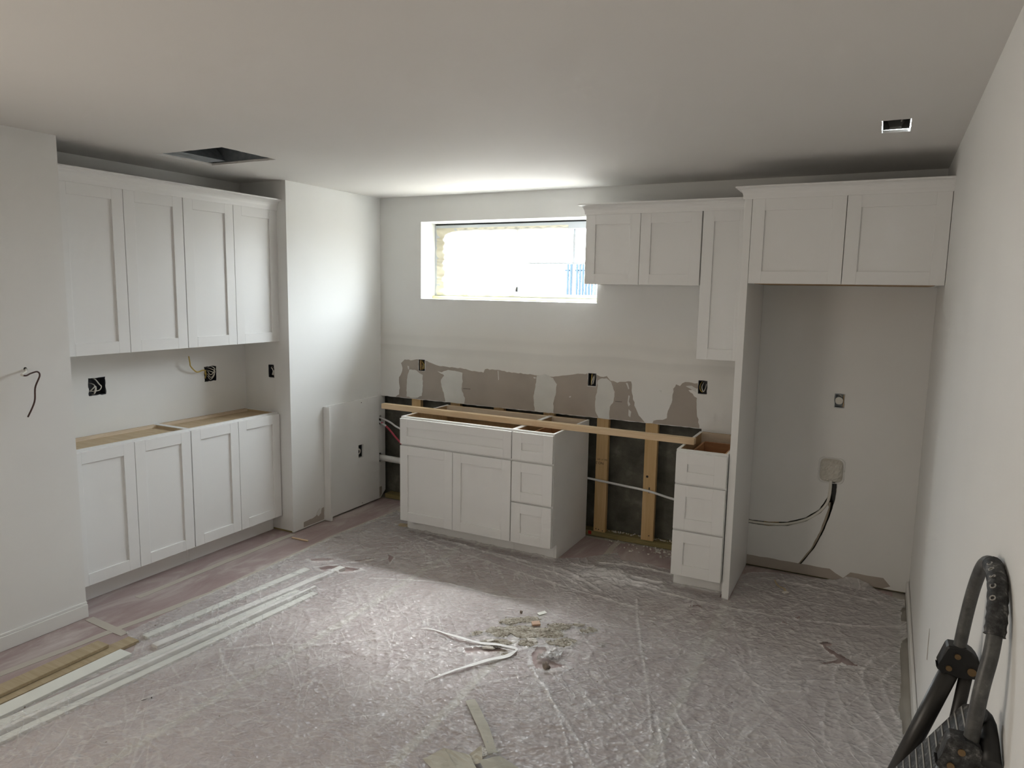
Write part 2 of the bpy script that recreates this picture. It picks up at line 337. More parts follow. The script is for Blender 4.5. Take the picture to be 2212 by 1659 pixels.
# floor
fl = structure(boxes('floor', [(-0.6, W+0.2, YB, 0.12, -0.12, -0.0035)], SUBFLOOR))
seams = [(-0.43, 0.2), (0.2, 1.22), (1.22, 2.17), (2.17, 3.01), (3.01, 3.855)]
for i, (a, b_) in enumerate(seams):
    y1 = [-0.0, -0.03, -0.03, 0.0, 0.0][i]
    if i == 0:
        bm = bmesh.new(); prism_into(bm, [(0.0, -4.6), (0.2, -4.6), (0.2, 0.0), (0.0, 0.0), (0.0, NA), (NX+0.01, NA), (NX+0.01, NB), (0.0, NB)], lambda u, v, t: (u, v, t), -0.0034, -0.001)
        bm_obj('paper_sheet', bm, ROSIN, fl)
    else: boxes('paper_sheet', [(a, b_, -4.6, y1, -0.0034, -0.001)], ROSIN, fl)
def tape(p, q, w, z=0.0004, seed=0):
    p, q = Vector(p), Vector(q); d = (q-p); L = d.length; d.normalize(); nn = Vector((-d.y, d.x)); R = random.Random(seed)
    k = max(2, int(L/0.12)); A = []; B = []
    for i in range(k+1):
        c = p+d*(L*i/k)+nn*R.uniform(-.004, .004); ww = w*R.uniform(.92, 1.06)/2; A.append(c-nn*ww); B.append(c+nn*ww)
    poly = [tuple(v) for v in A]+[tuple(v) for v in B[::-1]]
    return prism('tape_strip', poly, lambda u, v, t: (u, v, t), z-0.001, z+0.0004, TAPE, fl)
for i, (p, q) in enumerate([((0.02, -2.27), (0.012, -1.05)), ((0.20, -3.3), (0.33, -2.0)), ((0.33, -2.0), (0.30, -0.85)), ((0.30, -.85), (0.345, -0.12)), ((1.21, -4.0), (1.24, -2.0)), ((1.24, -2.0), (1.185, -0.6)),
        ((2.20, -4.0), (2.12, -1.3)), ((3.01, -3.8), (3.0, -0.66)), ((2.13, -.5), (2.12, -0.02)), ((0.035, -2.56), (0.36, -2.575))]):
    tape(p, q, 0.045, 0.0004+0.00004*i, i)

# ceiling with its two openings
vent = jag([(0.009, -1.636), (0.537, -1.640), (0.541, -2.018), (0.009, -2.020)], 0.025, 0.003, 4)
sbox = jag([(3.606, -1.103), (3.716, -1.100), (3.714, -1.352), (3.605, -1.350)], 0.02, 0.0015, 5)
bm = bmesh.new(); slab_into(bm, [(-0.6, YB), (4.1, YB), (4.1, 0.15), (-0.6, 0.15)], [vent, sbox], lambda u, v, t: (u, v, H+t), 0.0127)
structure(bm_obj('ceiling', bm, CEIL))

# back wall
def brect(c, z, w=0.06, h=0.092): return rect(c-w/2, c+w/2, z-h/2, z+h/2)
win = rect(WX0, WX1, WZ0, WZ1)
cut = jag([(0.001, 0.881), (2.66, 0.881)], 0.03, 0.0015, 3)[:-1]
cut = [p for p in cut if p[0] <= 2.66][:88]
outer = [(0.0, 0.881)]+[(0.03*i, 0.881+random.Random(i).uniform(-.002, .002)) for i in range(1, 88)]+[(2.66, 0.881), (2.66, 0.01), (W, 0.01), (W, H), (0.0, H)]
holes = [win, brect(0.4085, 1.162), brect(1.872, 1.153, 0.062), jag(brect(2.652, 1.160, 0.06, 0.09), .02, .002, 9),
         jag(brect(3.481, 1.142, 0.058, 0.088), .02, .002, 10)]
gA = [(2.962, 0.316), (3.02, 0.313), (3.12, 0.317), (3.232, 0.335), (3.339, 0.382), (3.415, 0.448), (3.455, 0.53), (3.472, 0.632), (3.492, 0.632)]
gB = [(3.505, 0.581), (3.497, 0.505), (3.477, 0.412), (3.447, 0.302), (3.401, 0.187), (3.341, 0.083), (3.298, 0.018), (3.274, 0.018), (3.322, 0.083), (3.384, 0.187), (3.427, 0.302), (3.454, 0.412), (3.468, 0.47),
      (3.462, 0.485), (3.444, 0.455), (3.425, 0.425), (3.345, 0.357), (3.236, 0.309), (3.12, 0.288), (3.02, 0.286), (2.962, 0.289)]
groove = jag(gA+gB, 0.02, 0.0012, 8)
holes.append(groove)
bm = bmesh.new(); slab_into(bm, outer, holes, lambda u, v, t: (u, t, v), 0.0127)
wback = structure(bm_obj('wall_back', bm, BACKWALL))
# window reveal
bm = bmesh.new(); RD = 0.2
for q in ((WX0, WX0-0.012, None), (WX1, WX1+0.012, None)):
    add_box(bm, min(q[0], q[1]), max(q[0], q[1]), 0.0127, RD+0.05, WZ0-0.012, WZ1+0.012)
add_box(bm, WX0, WX1, 0.0127, RD+0.05, WZ1, WZ1+0.012); add_box(bm, WX0, WX1, 0.0127, RD+0.05, WZ0-0.012, WZ0)
bm_obj('window_reveal', bm, TRIMW, wback)
# unpainted drywall and filled spots (marks with their own shape, hair-thin relief)
FACE = lambda u, v, t: (u, -t, v)
bot = lambda p: p.y < 0.886
main = [(0.15, .884), (0.185, .905), (.19, .96), (.184, 1.048), (.221, 1.108), (.207, 1.165), (.240, 1.201), (.30, 1.196), (.376, 1.208), (.376, 1.114), (.442, 1.114), (.442, 1.20), (.515, 1.186), (.545, 1.172), (.634, 1.166), (.75, 1.163), (.86, 1.152), (.984, 1.141), (.994, 1.172), (1.08, 1.172), (1.205, 1.162), (1.40, 1.158), (1.55, 1.152), (1.70, 1.178), (1.838, 1.196), (1.838, 1.104), (1.906, 1.104), (1.906, 1.192),
        (1.935, 1.176), (1.98, 1.185), (2.01, 1.160), (2.06, 1.148), (2.16, 1.162), (2.175, 1.06), (2.20, .975), (2.225, .93), (2.27, .884)]
right_ = [(2.325, .884), (2.33, .905), (2.395, .915), (2.421, .93), (2.43, .98), (2.448, 1.038), (2.459, 1.134), (2.475, 1.168), (2.50, 1.160), (2.535, 1.185), (2.62, 1.185), (2.62, 1.15), (2.56, 1.135), (2.615, 1.085), (2.622, 1.0), (2.645, .884)]
for i, pl in enumerate((main, right_)):
    prism('unpainted_drywall', jag(pl, 0.018, 0.004, 20+i, bot), FACE, 0.0, 0.0004, EXPOSED, wback)
blobs = [[(.286, 1.118), (.34, 1.122), (.385, 1.100), (.418, 1.085), (.420, 1.0), (.409, .913), (.35, .889), (.262, .893), (.258, .98), (.267, 1.05)],
         [(.560, 1.125), (.60, 1.120), (.66, 1.140), (.72, 1.138), (.79, 1.128), (.795, 1.06), (.785, 1.0), (.815, .93), (.812, .884), (.635, .884), (.625, .94), (.605, .987), (.592, 1.06), (.625, 1.095)],
         [(1.437, 1.150), (1.50, 1.168), (1.568, 1.145), (1.600, 1.099), (1.592, 1.02), (1.576, .97), (1.578, .884), (1.425, .884), (1.42, .93), (1.411, .981), (1.425, 1.05)],
         [(1.93, 1.165), (1.98, 1.172), (2.015, 1.145), (2.045, 1.08), (2.035, 1.0), (2.01, .97), (2.012, .884), (1.93, .884), (1.905, .93), (1.898, 1.0), (1.915, 1.08), (1.916, 1.15)],
         [(2.122, 1.15), (2.135, 1.15), (2.15, 1.11), (2.142, 1.105)], [(2.145, 1.065), (2.156, 1.06), (2.15, 1.02), (2.162, 1.0), (2.148, .985), (2.14, 1.01)], [(2.15, .965), (2.17, .95), (2.165, .91), (2.15, .92)],
         [(1.105, 1.165), (1.112, 1.165), (1.118, 1.10), (1.112, 1.09)], [(1.41, 1.14), (1.43, 1.137), (1.425, 1.128), (1.41, 1.13)], [(1.70, 1.02), (1.715, 1.022), (1.712, 1.012), (1.70, 1.01)],
         [(.268, 1.15), (.286, 1.145), (.285, 1.12), (.275, 1.12)], [(2.36, 1.12), (2.38, 1.115), (2.375, 1.10)], [(2.58, 1.165), (2.61, 1.15), (2.615, 1.12), (2.59, 1.135), (2.54, 1.16)]]
for i, pl in enumerate(blobs):
    prism('joint_compound_patch', jag(pl, 0.016, 0.003 if i < 4 else 0.001, 40+i, bot), FACE, 0.0003, 0.0011, MUD, wback)
prism('unpainted_drywall', jag([(3.0, 0.0105), (3.62, 0.0105), (3.80, 0.0105), (3.84, .03), (3.80, .075), (3.62, .074), (3.58, .03), (3.50, .074), (3.0, .074)], .04, .002, 31, lambda p: p.y < .012), FACE, 0.0, 0.0004, EXPOSED, wback)
boxes('pencil_mark', [(.80, .865, -.0006, -.0003, 1.003, 1.006), (2.05, 2.10, -.0006, -.0003, 1.012, 1.0145)], INK, wback)
# studs, plate, concrete behind
for i, (a, w_) in enumerate(((0.300, .089), (0.676, .089), (1.068, .089), (1.49, .089), (1.915, .089), (2.272, .089), (2.68, .089), (3.09, .089), (3.50, .089), (3.84, .089))):
    boxes('stud', [(a, a+w_, 0.0131, 0.051, 0.0385, 1.64 if a < 1.9 else 2.48)], STUD, wback, 0.002)
boxes('bottom_plate', [(0.02, W-0.02, 0.0131, 0.100, 0.0, 0.038)], PT, wback, 0.003)
boxes('top_plate', [(0.02, W-0.02, 0.0131, 0.10, 2.44, 2.478)], PT, wback)
boxes('wire_staple', [(2.316, 2.322, 0.006, 0.013, 0.385, 0.425)], BLACKP, wback)
for x0, z0 in ((1.935, .058), (1.955, .056), (1.985, .05), (2.33, .075), (2.30, .50)):
    bm = bmesh.new(); tube_into(bm, [(x0, .0135, z0), (x0, .0122, z0)], 0.004 if z0 < .4 else .009, 10); bm_obj('nail_head', bm, INK, wback)
boxes('paint_mark', [(1.875, 1.90, .0125, .0135, .01, .035)], REDPAINT, wback)
structure(boxes('wall_outer', [(-.7, WX0-0.013, 0.112, 0.35, -0.1, 2.6), (WX1+0.013, 4.3, 0.112, 0.35, -0.1, 2.6), (WX0-0.013, WX1+0.013, 0.112, 0.35, -0.1, WZ0-0.013), (WX0-.013, WX1+.013, 0.112, 0.35, WZ1+.013, 2.6)], CONC))

# stamped lettering on the stud
def text(name, s, size, m, parent, mat4, ext=0.0003, wt=0.0):
    cu = bpy.data.curves.new(name, 'FONT'); cu.body = s; cu.size = size; cu.extrude = ext; cu.align_x = 'CENTER'; cu.offset = wt; cu.resolution_u = 2
    t = bpy.data.objects.new(name, cu); COL.objects.link(t)
    me = bpy.data.meshes.new_from_object(t); bpy.data.objects.remove(t)
    me.materials.clear(); me.materials.append(m)
    o = bpy.data.objects.new(name, me); COL.objects.link(o); o.parent = parent; o.matrix_local = mat4; return o
up_down = Matrix.Rotation(PI/2, 4, 'X') @ Matrix.Rotation(PI, 4, 'Z')
text('stamp_lettering', 'NO.2', 0.026, INK, wback, Matrix.Translation((1.945, 0.0128, 0.560)) @ up_down)
text('stamp_lettering', 'KD 19  SPF', 0.016, INK, wback, Matrix.Translation((1.965, 0.0128, 0.585)) @ up_down)

# left wall with alcove (x = 0 plane; returns)
bm = bmesh.new()
MX = lambda X, s=-1: (lambda u, v, t: (X+s*t, u, v))
hp1 = [(-0.012+.022*math.cos(a), 0.673+.045*math.sin(a)) for a in np.linspace(0, 2*PI, 14)[:-1]]
hp2 = [(-0.022+.034*math.cos(a), 0.355+.042*math.sin(a)) for a in np.linspace(0, 2*PI, 14)[:-1]]
slab_into(bm, jag([(NA, 0.004), (-0.02, 0.004), (0.05, 0.06), (0.05, 0.88), (0.012, 0.88), (0.012, H), (NA, H)], 5, 0, 1), [hp1, hp2, brect(-0.289, 0.463, 0.064, 0.104)], MX(0), 0.0127)
hw = [(-2.768+.009*math.cos(a), 1.357+.010*math.sin(a)) for a in np.linspace(0, 2*PI, 9)[:-1]]
slab_into(bm, rect(YB, NB, 0.004, H), [hw, rect(-6.05, -4.35, 0.9, 2.1)], MX(0), 0.0127)  # second hole: unseen opening added for the warm fill light
b1 = jag(brect(-2.146, 1.168, 0.106, 0.106), .012, .003, 50); b2 = jag(brect(-1.341, 1.165, 0.100, 0.104), .012, .003, 51)
slab_into(bm, rect(NB, NA, 0.0, H), [b1, b2], MX(NX), 0.0127)
b3 = jag(brect(-0.177, 1.172, 0.056, 0.092), .014, .002, 52)
slab_into(bm, [(NX, 0.012), (-0.0127, 0.012), (-0.0127, H), (NX, H)], [b3], lambda u, v, t: (u, NA+t, v), 0.0127)
slab_into(bm, rect(NX, -0.0127, 0.0, H), [], lambda u, v, t: (u, NB-t, v), 0.0127)
wl_ = structure(bm_obj('wall_left', bm, WALL))
prism('unpainted_drywall', jag([(-.93, .012), (-.80, .012), (-.712, .012), (-.712, .11), (-.76, .10), (-.80, .065), (-.84, .055), (-.93, .05)], .02, .003, 60, lambda p: p.y < .013), lambda u, v, t: (t, u, v), 0, .0004, EXPOSED, wl_)
prism('unpainted_drywall', jag([(-.052, .012), (-.022, .012), (0.0, .035), (0.0, .10), (-.052, .10)], .03, .001, 61), lambda u, v, t: (t, u, v), 0, .0004, EXPOSED, wl_)
prism('joint_compound_patch', jag([(-.80, .075), (-.76, .11), (-.74, .105), (-.745, .07), (-.77, .055)], .012, .003, 62), lambda u, v, t: (t, u, v), 0.0003, .0015, MUD, wl_)
boxes('gap_shadow_strip', [(NX, -0.012, NA+0.001, NA+0.012, 0.0, 0.011)], PT, wl_)  # dark strip stands in for shadow in the gap under the return wall
structure(boxes('outer_light_block_right', [(W+0.03, W+0.2, YB, 0.112, -.1, 2.6)], CONC))  # unseen block added outside the right wall to stop a light leak
structure(boxes('wall_outer_left', [(-0.75, NX-0.10, YB, 0.112, -.1, 2.6)], CONC))
structure(boxes('baseboard_left', [(0.0, 0.014, YB, NB+0.001, 0.0, 0.072), (0.0, 0.009, YB, NB+0.001, 0.072, 0.086)], TRIMW, None, 0.002))

# right wall, closed rear wall behind the camera
ang = math.atan(SK)
bm = bmesh.new()
nick = jag([(-1.93, .37), (-1.915, .40), (-1.90, .45), (-1.895, .55), (-1.885, .55), (-1.885, .47), (-1.892, .42), (-1.905, .38)], .02, .001, 70)
slab_into(bm, [(YB, 0.0), (0.115, 0.0), (0.115, H), (YB, H)], [], lambda u, v, t: (wr(u)+.0005+t, u, v), 0.0127)
wr_ = structure(bm_obj('wall_right', bm, WALL))
prism('torn_paper_gouge', jag([(-1.72, .405), (-1.70, .40), (-1.695, .43), (-1.685, .47), (-1.690, .52), (-1.698, .50), (-1.706, .45)], .015, .001, 71), lambda u, v, t: (wr(u)-t, u, v), 0, .001, EXPOSED, wr_)
bm = bmesh.new()
for (y0, y1) in ((-4.6, -0.005),):
    prism_into(bm, [(0, 0), (0.012, 0), (0.012, 0.078), (0.006, 0.084), (0, 0.084)], lambda u, v, t: (wr(t)-0.0015-u, t, v), y0, y1)
structure(bm_obj('baseboard_right', bm, TRIMW))
bm = bmesh.new(); slab_into(bm, rect(-0.6, 4.1, 0, H), [], lambda u, v, t: (u, YB-t, v), 0.02)
structure(bm_obj('wall_rear', bm, WALL))

# ================================================================== WINDOW
wf = structure(boxes('window_1', [(WX0, WX0+.045, .2, .26, WZ0+.024, WZ1-.012), (WX1-.045, WX1, .2, .26, WZ0+.024, WZ1-.012),
      (WX0+.045, WX1-.045, .2, .26, WZ1-.062, WZ1-.012), (WX0+.045, WX1-.045, .2, .26, WZ0+.024, WZ0+.052)], VINYL, None, .003))
boxes('raw_wood_sill', [(WX0+.001, WX1-.001, 0.165, 0.26, WZ0+.0005, WZ0+.0235)], SILLW, wf, .001)
boxes('dark_gap_strip', [(WX0+.001, WX1-.001, 0.215, 0.25, WZ1-.0115, WZ1-.0005)], BLACKP, wf)  # black strip stands in for the dark gap above the frame
boxes('sash_mullion', [(1.135, 1.165, .212, .245, WZ0+.052, WZ1-.062)], VINYL, wf, .002)
boxes('window_bar', [(1.602, 1.620, .226, .236, WZ0+.052, WZ1-.062)], VINYL, wf)
boxes('window_bar', [(1.165, 1.602, .227, .235, 1.975, 1.989)], VINYL, wf)
boxes('window_bar', [(1.620, WX1-.045, .227, .235, 1.975, 1.989)], VINYL, wf)
boxes('latch', [(1.14, 1.158, .198, .212, 1.765, 1.80)], BLACKP, wf, .002)
for a, b_ in ((WX0+.045, 1.135), (1.165, WX1-.045)):
    mesh_obj('glass_pane', [(a, .24, WZ0+.052), (b_, .24, WZ0+.052), (b_, .24, WZ1-.062), (a, .24, WZ1-.062)], [(0, 1, 2, 3)], GLASS, wf)
# masking film hanging in the window
nx, nz = 140, 56; V = []; F = []
x0, x1, z0, z1 = WX0+.022, 1.575, WZ0+.03, WZ1-.035
def zlow(u):   # torn lower edge on the right
    return 0.0 if u < .62 else min(1.0, (u-.62)/.10*.86) if u < .72 else .86+.10*(u-.72)/.28
for i in range(nx+1):
    u = i/nx
    for j in range(nz+1):
        v = j/nz; vv = zlow(u)+(1-zlow(u))*v
        X = x0+(x1-x0)*u; Z = z0+(z1-z0)*vv
        wv = .006*math.sin(Z*150+3*math.sin(Z*41)+X*22)*math.exp(-u*3.2)+.004*math.sin(X*60+Z*35)+.003*math.sin(X*31-Z*80)
        V.append((X, .192+wv, Z))
F = [(i*(nz+1)+j, (i+1)*(nz+1)+j, (i+1)*(nz+1)+j+1, i*(nz+1)+j+1) for i in range(nx) for j in range(nz)]
mf = mesh_obj('masking_film', V, F, WFILM, None, True)
DEN = []
for (px_, py_, pz_) in V:
    a_ = (px_-x0)+.010*math.sin(pz_*55)+.006*math.sin(pz_*140); b_ = z1-pz_
    lim = .085+.20*max(0, 1-b_/.09)**2
    DEN.append(max(0, min(1, max((lim-a_)/.018, (.014+.004*math.sin(px_*70)-b_)/.004))))
at_ = mf.data.attributes.new('dense', 'FLOAT', 'POINT'); at_.data.foreach_set('value', DEN)
tag(mf, 'wrinkled cream masking film taped over the left of the basement window, torn at right', 'plastic film')
# slatted fence outside
structure(boxes('outdoor_curb', [(.5, 3.2, 2.1, 2.4, 1.30, 1.4195)], CONC))
fr = root('slatted_fence', (1.72, 2.2, 1.42), 0, 'pale blue fence of thin upright slats seen outside through the right window panes', 'fence')
for i in range(64): boxes('slat', [(-1.0+i*.034, -1.0+i*.034+.021, 0, .015, 0, .65)], FENCE, fr)
for z in (.56,): boxes('rail', [(-1.03, 1.2, .016, .05, z, z+.018)], FENCE, fr)

# ================================================================== CABINETS
def door(parent, x0, x1, z0, z1, yf, st=0.066, t=0.019, name='door'):
    """framed front: face at y=yf-t .. yf, sunken panel as its own piece"""
    ax, bx, az, bz = x0+st, x1-st, z0+st, z1-st
    d = boxes(name, [(x0, ax, yf-t, yf, z0, z1), (bx, x1, yf-t, yf, z0, z1), (ax, bx, yf-t, yf, bz, z1), (ax, bx, yf-t, yf, z0, az)], CAB, parent, 0.0009)
    boxes('recessed_panel', [(ax-.001, bx+.001, yf-t+.0095, yf-.002, az-.001, bz+.001)], CAB, d)
    return d
def carcass(parent, w, y0, y1, z0, z1, toe=0.0, inner=PLY, rails=True, top=False, toedepth=.075):
    """side panels, back, bottom, face frame, toe kick; y0 = face frame front, y1 = back"""
    t = .016
    for sx in (0, w-t):
        bm = bmesh.new()
        prism_into(bm, [(y0+.019, toe if toe else z0), (y0+.019, z1), (y1, z1), (y1, 0 if toe else z0)]+([(y0+toedepth, 0), (y0+toedepth, toe)] if toe else []), lambda u, v, tt: (tt, u, v), sx, sx+t)
        bm_obj('side_panel', bm, CAB, parent)
    for sx in (t, w-t-.002):
        boxes('side_lining', [(sx, sx+.002, y0+.02, y1-.012, (toe or z0)+.02, z1-.003)], inner, parent)
    boxes('back_panel', [(t+.002, w-t-.002, y1-.012, y1-.003, (toe or z0), z1-(.0 if rails else .02))], inner, parent)
    boxes('bottom_panel', [(t+.002, w-t-.002, y0+.019, y1-.012, (toe or z0)+.003, (toe or z0)+.018)], inner if toe else CAB, parent)
    s = .038
    boxes('face_frame', [(0, s, y0, y0+.019, toe or z0, z1), (w-s, w, y0, y0+.019, toe or z0, z1), (s, w-s, y0, y0+.019, z1-s, z1), (s, w-s, y0, y0+.019, toe or z0, (toe or z0)+.03)], CAB, parent)
    if toe: boxes('toe_kick', [(t, w-t, y0+toedepth-.003, y0+toedepth+.01, 0, toe)], CAB, parent)
    if top: boxes('top_panel', [(t+.002, w-t-.002, y0+.019, y1-.012, z1-.03, z1-.014)], inner, parent)

# alcove base cabinets (face +x; local x runs along world +y)
def local_left(name, y_start, label, group, z):
    return root(name, (NX+.002, y_start, z), PI/2, label, 'cabinet', group)
DB = 0.3285   # local depth from wall back to face frame front: y = -(DB)
BHL, TKL = 0.8818, 0.1172
for nm, ys, w, lab in (('base_cabinet', -2.534, .756, 'white two-door base cabinet in the left alcove, nearer the camera'),
                       ('base_cabinet', -1.777, .741, 'white two-door base cabinet in the left alcove, beside the far return wall')):
    c = local_left(nm, ys, lab, 'alcove base cabinets', 0)
    y0 = -(DB-.019)
    carcass(c, w, y0, -.001, 0, BHL, TKL, PLYTOP, toedepth=.07)
    boxes('sub_top', [(.018, w-.018, y0+.019, -.013, BHL-.030, BHL-.018)], PLYTOP, c)
    boxes('hanging_rail', [(.018, w-.018, -.030, -.013, BHL-.018, BHL-.001)], PLYEDGE, c)
    h = w/2
    door(c, .003, h-.0015, TKL, BHL-.012, y0-.001, .066)
    door(c, h+.0015, w-.003, TKL, BHL-.012, y0-.001, .066)
# alcove wall cabinets
UZ0, UZ1 = 1.388, 2.300
for ys, w, lab in ((-2.534, .756, 'tall white two-door wall cabinet in the left alcove, nearer the camera'),
                   (-1.777, .747, 'tall white two-door wall cabinet in the left alcove, beside the far return wall')):
    c = local_left('wall_cabinet', ys, lab, 'alcove wall cabinets', UZ0)
    y0 = -(0.3425-.019)
    hgt = UZ1-UZ0
    carcass(c, w, y0, -.001, 0, hgt, 0, CAB, top=True)
    h = w/2
    door(c, .002, h-.0015, .002, hgt-.006, y0-.001, .066)
    door(c, h+.0015, w-.002, .002, hgt-.006, y0-.001, .066)
def crown(name, L, yface, zb, prof_h, proj, mitreL, mitreR, parent=None, matrix=None, m=CAB):
    """cove profile swept along local x from 0 to L; mitre returns at the ends"""
    prof = [(0, 0), (.006, 0), (.008, .012)]
    for a in np.linspace(0, 1, 8): prof.append((.008+(proj-.012)*(1-math.cos(a*PI/2))**1.0, .012+(prof_h-.022)*math.sin(a*PI/2)))
    prof += [(proj, prof_h-.008), (proj, prof_h), (0, prof_h)]
    path = []
    bm = bmesh.new()
    secs = []
    if mitreL: secs.append([(0-p, yface+mitreL, z) for p, z in prof])
    secs.append([((0-p if mitreL else 0), yface-p, z) for p, z in prof])
    secs.append([((L+p if mitreR else L), yface-p, z) for p, z in prof])
    if mitreR: secs.append([(L+p, yface+mitreR, z) for p, z in prof])
    rings = [[bm.verts.new((x, y, z+zb)) for x, y, z in s] for s in secs]
    for A, B in zip(rings, rings[1:]):
        for k in range(len(prof)):
            bm.faces.new((A[k], A[(k+1) % len(prof)], B[(k+1) % len(prof)], B[k]))
    bm.faces.new(rings[0]); bm.faces.new(rings[-1][::-1]); bm.normal_update()
    bmesh.ops.triangulate(bm, faces=[f for f in bm.faces if len(f.verts) > 4])
    o = bm_obj(name, bm, m, parent); return o
cro = crown('crown_moulding', 1.506, -(0.3425-.019)-.0205, 2.289, .075, .05, 0, .20)
cro.location = (NX+.002, -2.534, 0); cro.rotation_euler = (0, 0, PI/2)
tag(cro, 'white cove crown moulding along the top of the left alcove cabinets', 'moulding')

# sink + drawer bases on the back wall
YF = -0.6453; BH, TK = 0.866, 0.1017; YFF = YF+.020; YBK = -0.0166
sink = root('sink_base_cabinet', (.6625, 0, 0), 0, 'white sink base cabinet with two doors and a wide false drawer front below the window', 'cabinet')
w = .905
carcass(sink, w, YFF, YBK, 0, BH, TK)
boxes('stretcher_rail', [(.018, w-.018, YBK-.032, YBK-.012, BH-.09, BH-.001)], PLYEDGE, sink)
boxes('stretcher_rail', [(.036, w-.036, YFF+.019, YFF+.035, BH-.07, BH-.004)], PLY, sink)
boxes('mid_rail', [(.038, w-.038, YFF, YFF+.019, .645, .684)], CAB, sink); boxes('mid_stile', [(w/2-.02, w/2+.02, YFF, YFF+.019, .12, .645)], CAB, sink)
door(sink, .002, w-.004, .670, BH-.012, YFF-.001, .06, name='false_drawer_front')
door(sink, .002, .4455, TK, .657, YFF-.001); door(sink, .449, w-.004, TK, .657, YFF-.001)
def drawer_base(loc, w, label):
    c = root('drawer_base_cabinet', loc, 0, label, 'cabinet', 'drawer base cabinets on the back wall')
    carcass(c, w, YFF, YBK, 0, BH, TK)
    boxes('stretcher_rail', [(.018, w-.018, YBK-.032, YBK-.012, BH-.09, BH-.001)], PLYEDGE, c)
    boxes('mid_rail', [(.038, w-.038, YFF, YFF+.0185, .650, .678)], CAB, c); boxes('mid_rail', [(.038, w-.038, YFF, YFF+.0185, .366, .396)], CAB, c)
    for (z0, z1) in ((.670, BH-.012), (.388, .657), (TK, .376)):
        d = boxes('drawer', [(.045, .057, YFF+.0, -.12, z0+.03, z1-.035), (w-.057, w-.045, YFF+.0, -.12, z0+.02, z1-.03),
              (.057, w-.057, -.132, -.12, z0+.02, z1-.03), (.057, w-.057, YFF+.019, YFF+.03, z0+.02, z1-.03), (.057, w-.057, YFF+.03, -.132, z0+.02, z0+.03)], DRAWERBOX, c)
        door(d, .003, w-.003, z0, z1, YFF-.001, .068, name='drawer_front')
        if z1-z0 < .22: pass
    return c
drawer_base((1.568, 0, 0), .299, 'white three-drawer base cabinet joined to the right of the sink base')
drawer_base((2.6545, 0, 0), .2985, 'white three-drawer base cabinet standing alone against the tall fridge panel')
# fridge panel
fp = root('fridge_end_panel', (2.9582, 0, 0), 0, 'tall white end panel from floor to crown beside the empty fridge space', 'panel')
boxes('front_stile', [(0, .0395, -.6205, -.600, 0.0, 2.300)], CAB, fp, .0008)
boxes('panel_sheet', [(.0195, .0393, -.600, -.003, 0.0, 2.300)], CAB, fp)
# over-fridge cabinet
fc = root('over_fridge_cabinet', (2.9985, 0, 1.8374), 0, 'deep white two-door cabinet hung over the empty fridge space', 'cabinet')
w = .924; hz = 2.305-1.8374
carcass(fc, w, -.605, -.003, 0, hz, 0, CAB, top=True)
boxes('underside_edge', [(.03, w-.03, -.58, -.02, -.002, .0)], PLY, fc)
door(fc, .002, .4675, .0, hz-.012, -.6055, .066); door(fc, .4705, .9315, .0, hz-.012, -.6055, .066)
cf = crown('crown_moulding', .974, -.6255, 2.289, .066, .045, .40, 0)
cf.location = (2.9585, 0, 0); tag(cf, 'white cove crown moulding above the over-fridge cabinet, meeting the right wall', 'moulding')
# wall cabinets right of the window
uc = root('wall_cabinet', (1.9195, 0, 1.8251), 0, 'short white two-door wall cabinet overlapping the right end of the window', 'cabinet')
w = .748; hz = 2.280-1.8251
carcass(uc, w, -.311, -.002, 0, hz, 0, CAB, top=True)
door(uc, .001, .3645, .0, hz-.009, -.3115, .066); door(uc, .3675, .7465, .0, hz-.009, -.3115, .066)
tcb = root('tall_wall_cabinet', (2.6715, 0, 1.377), 0, 'narrow tall white single-door wall cabinet beside the fridge panel', 'cabinet')
w = .2845; hz = 2.280-1.377
carcass(tcb, w, -.311, -.002, 0, hz, 0, CAB, top=True); door(tcb, .002, w-.002, .0, hz-.009, -.3115, .066)
cu_ = crown('crown_moulding', 1.0375, -.3315, 2.268, .067, .045, .30, 0)
cu_.location = (1.9195, 0, 0); tag(cu_, 'white cove crown moulding above the two wall cabinets right of the window', 'moulding')

# loose maple strip across the base cabinets
st = boxes('wood_strip', [(0, 2.37, -.024, .024, 0, .038)], MAPLE, None, .0012); st.location = (.3505, -.428, BH+.001); st.rotation_euler = (0, 0, -.0105)
tag(st, 'long bare maple strip laid across the open tops of the back wall base cabinets', 'wood strip')

# dishwasher end panel standing on the left wall
ep = root('end_panel', (0.0015, -.70, 0), 0, 'low white end panel with front stile standing against the left wall beside the sink base', 'panel')
boxes('front_stile', [(0, .060, -.004, .015, .002, .884)], CAB, ep, .0008)
bm = bmesh.new(); slab_into(bm, rect(.015, .645, .012, .886), [rect(.38, .443, .411, .517)], lambda u, v, t: (t, u, v), .016)
bm_obj('panel_sheet', bm, CAB, ep)
for y, z in ((.42, .86), (.42, .03)):
    bm = bmesh.new(); tube_into(bm, [(.0155, y, z), (.0168, y, z)], .004, 8); bm_obj('screw_head', bm, INK, ep)

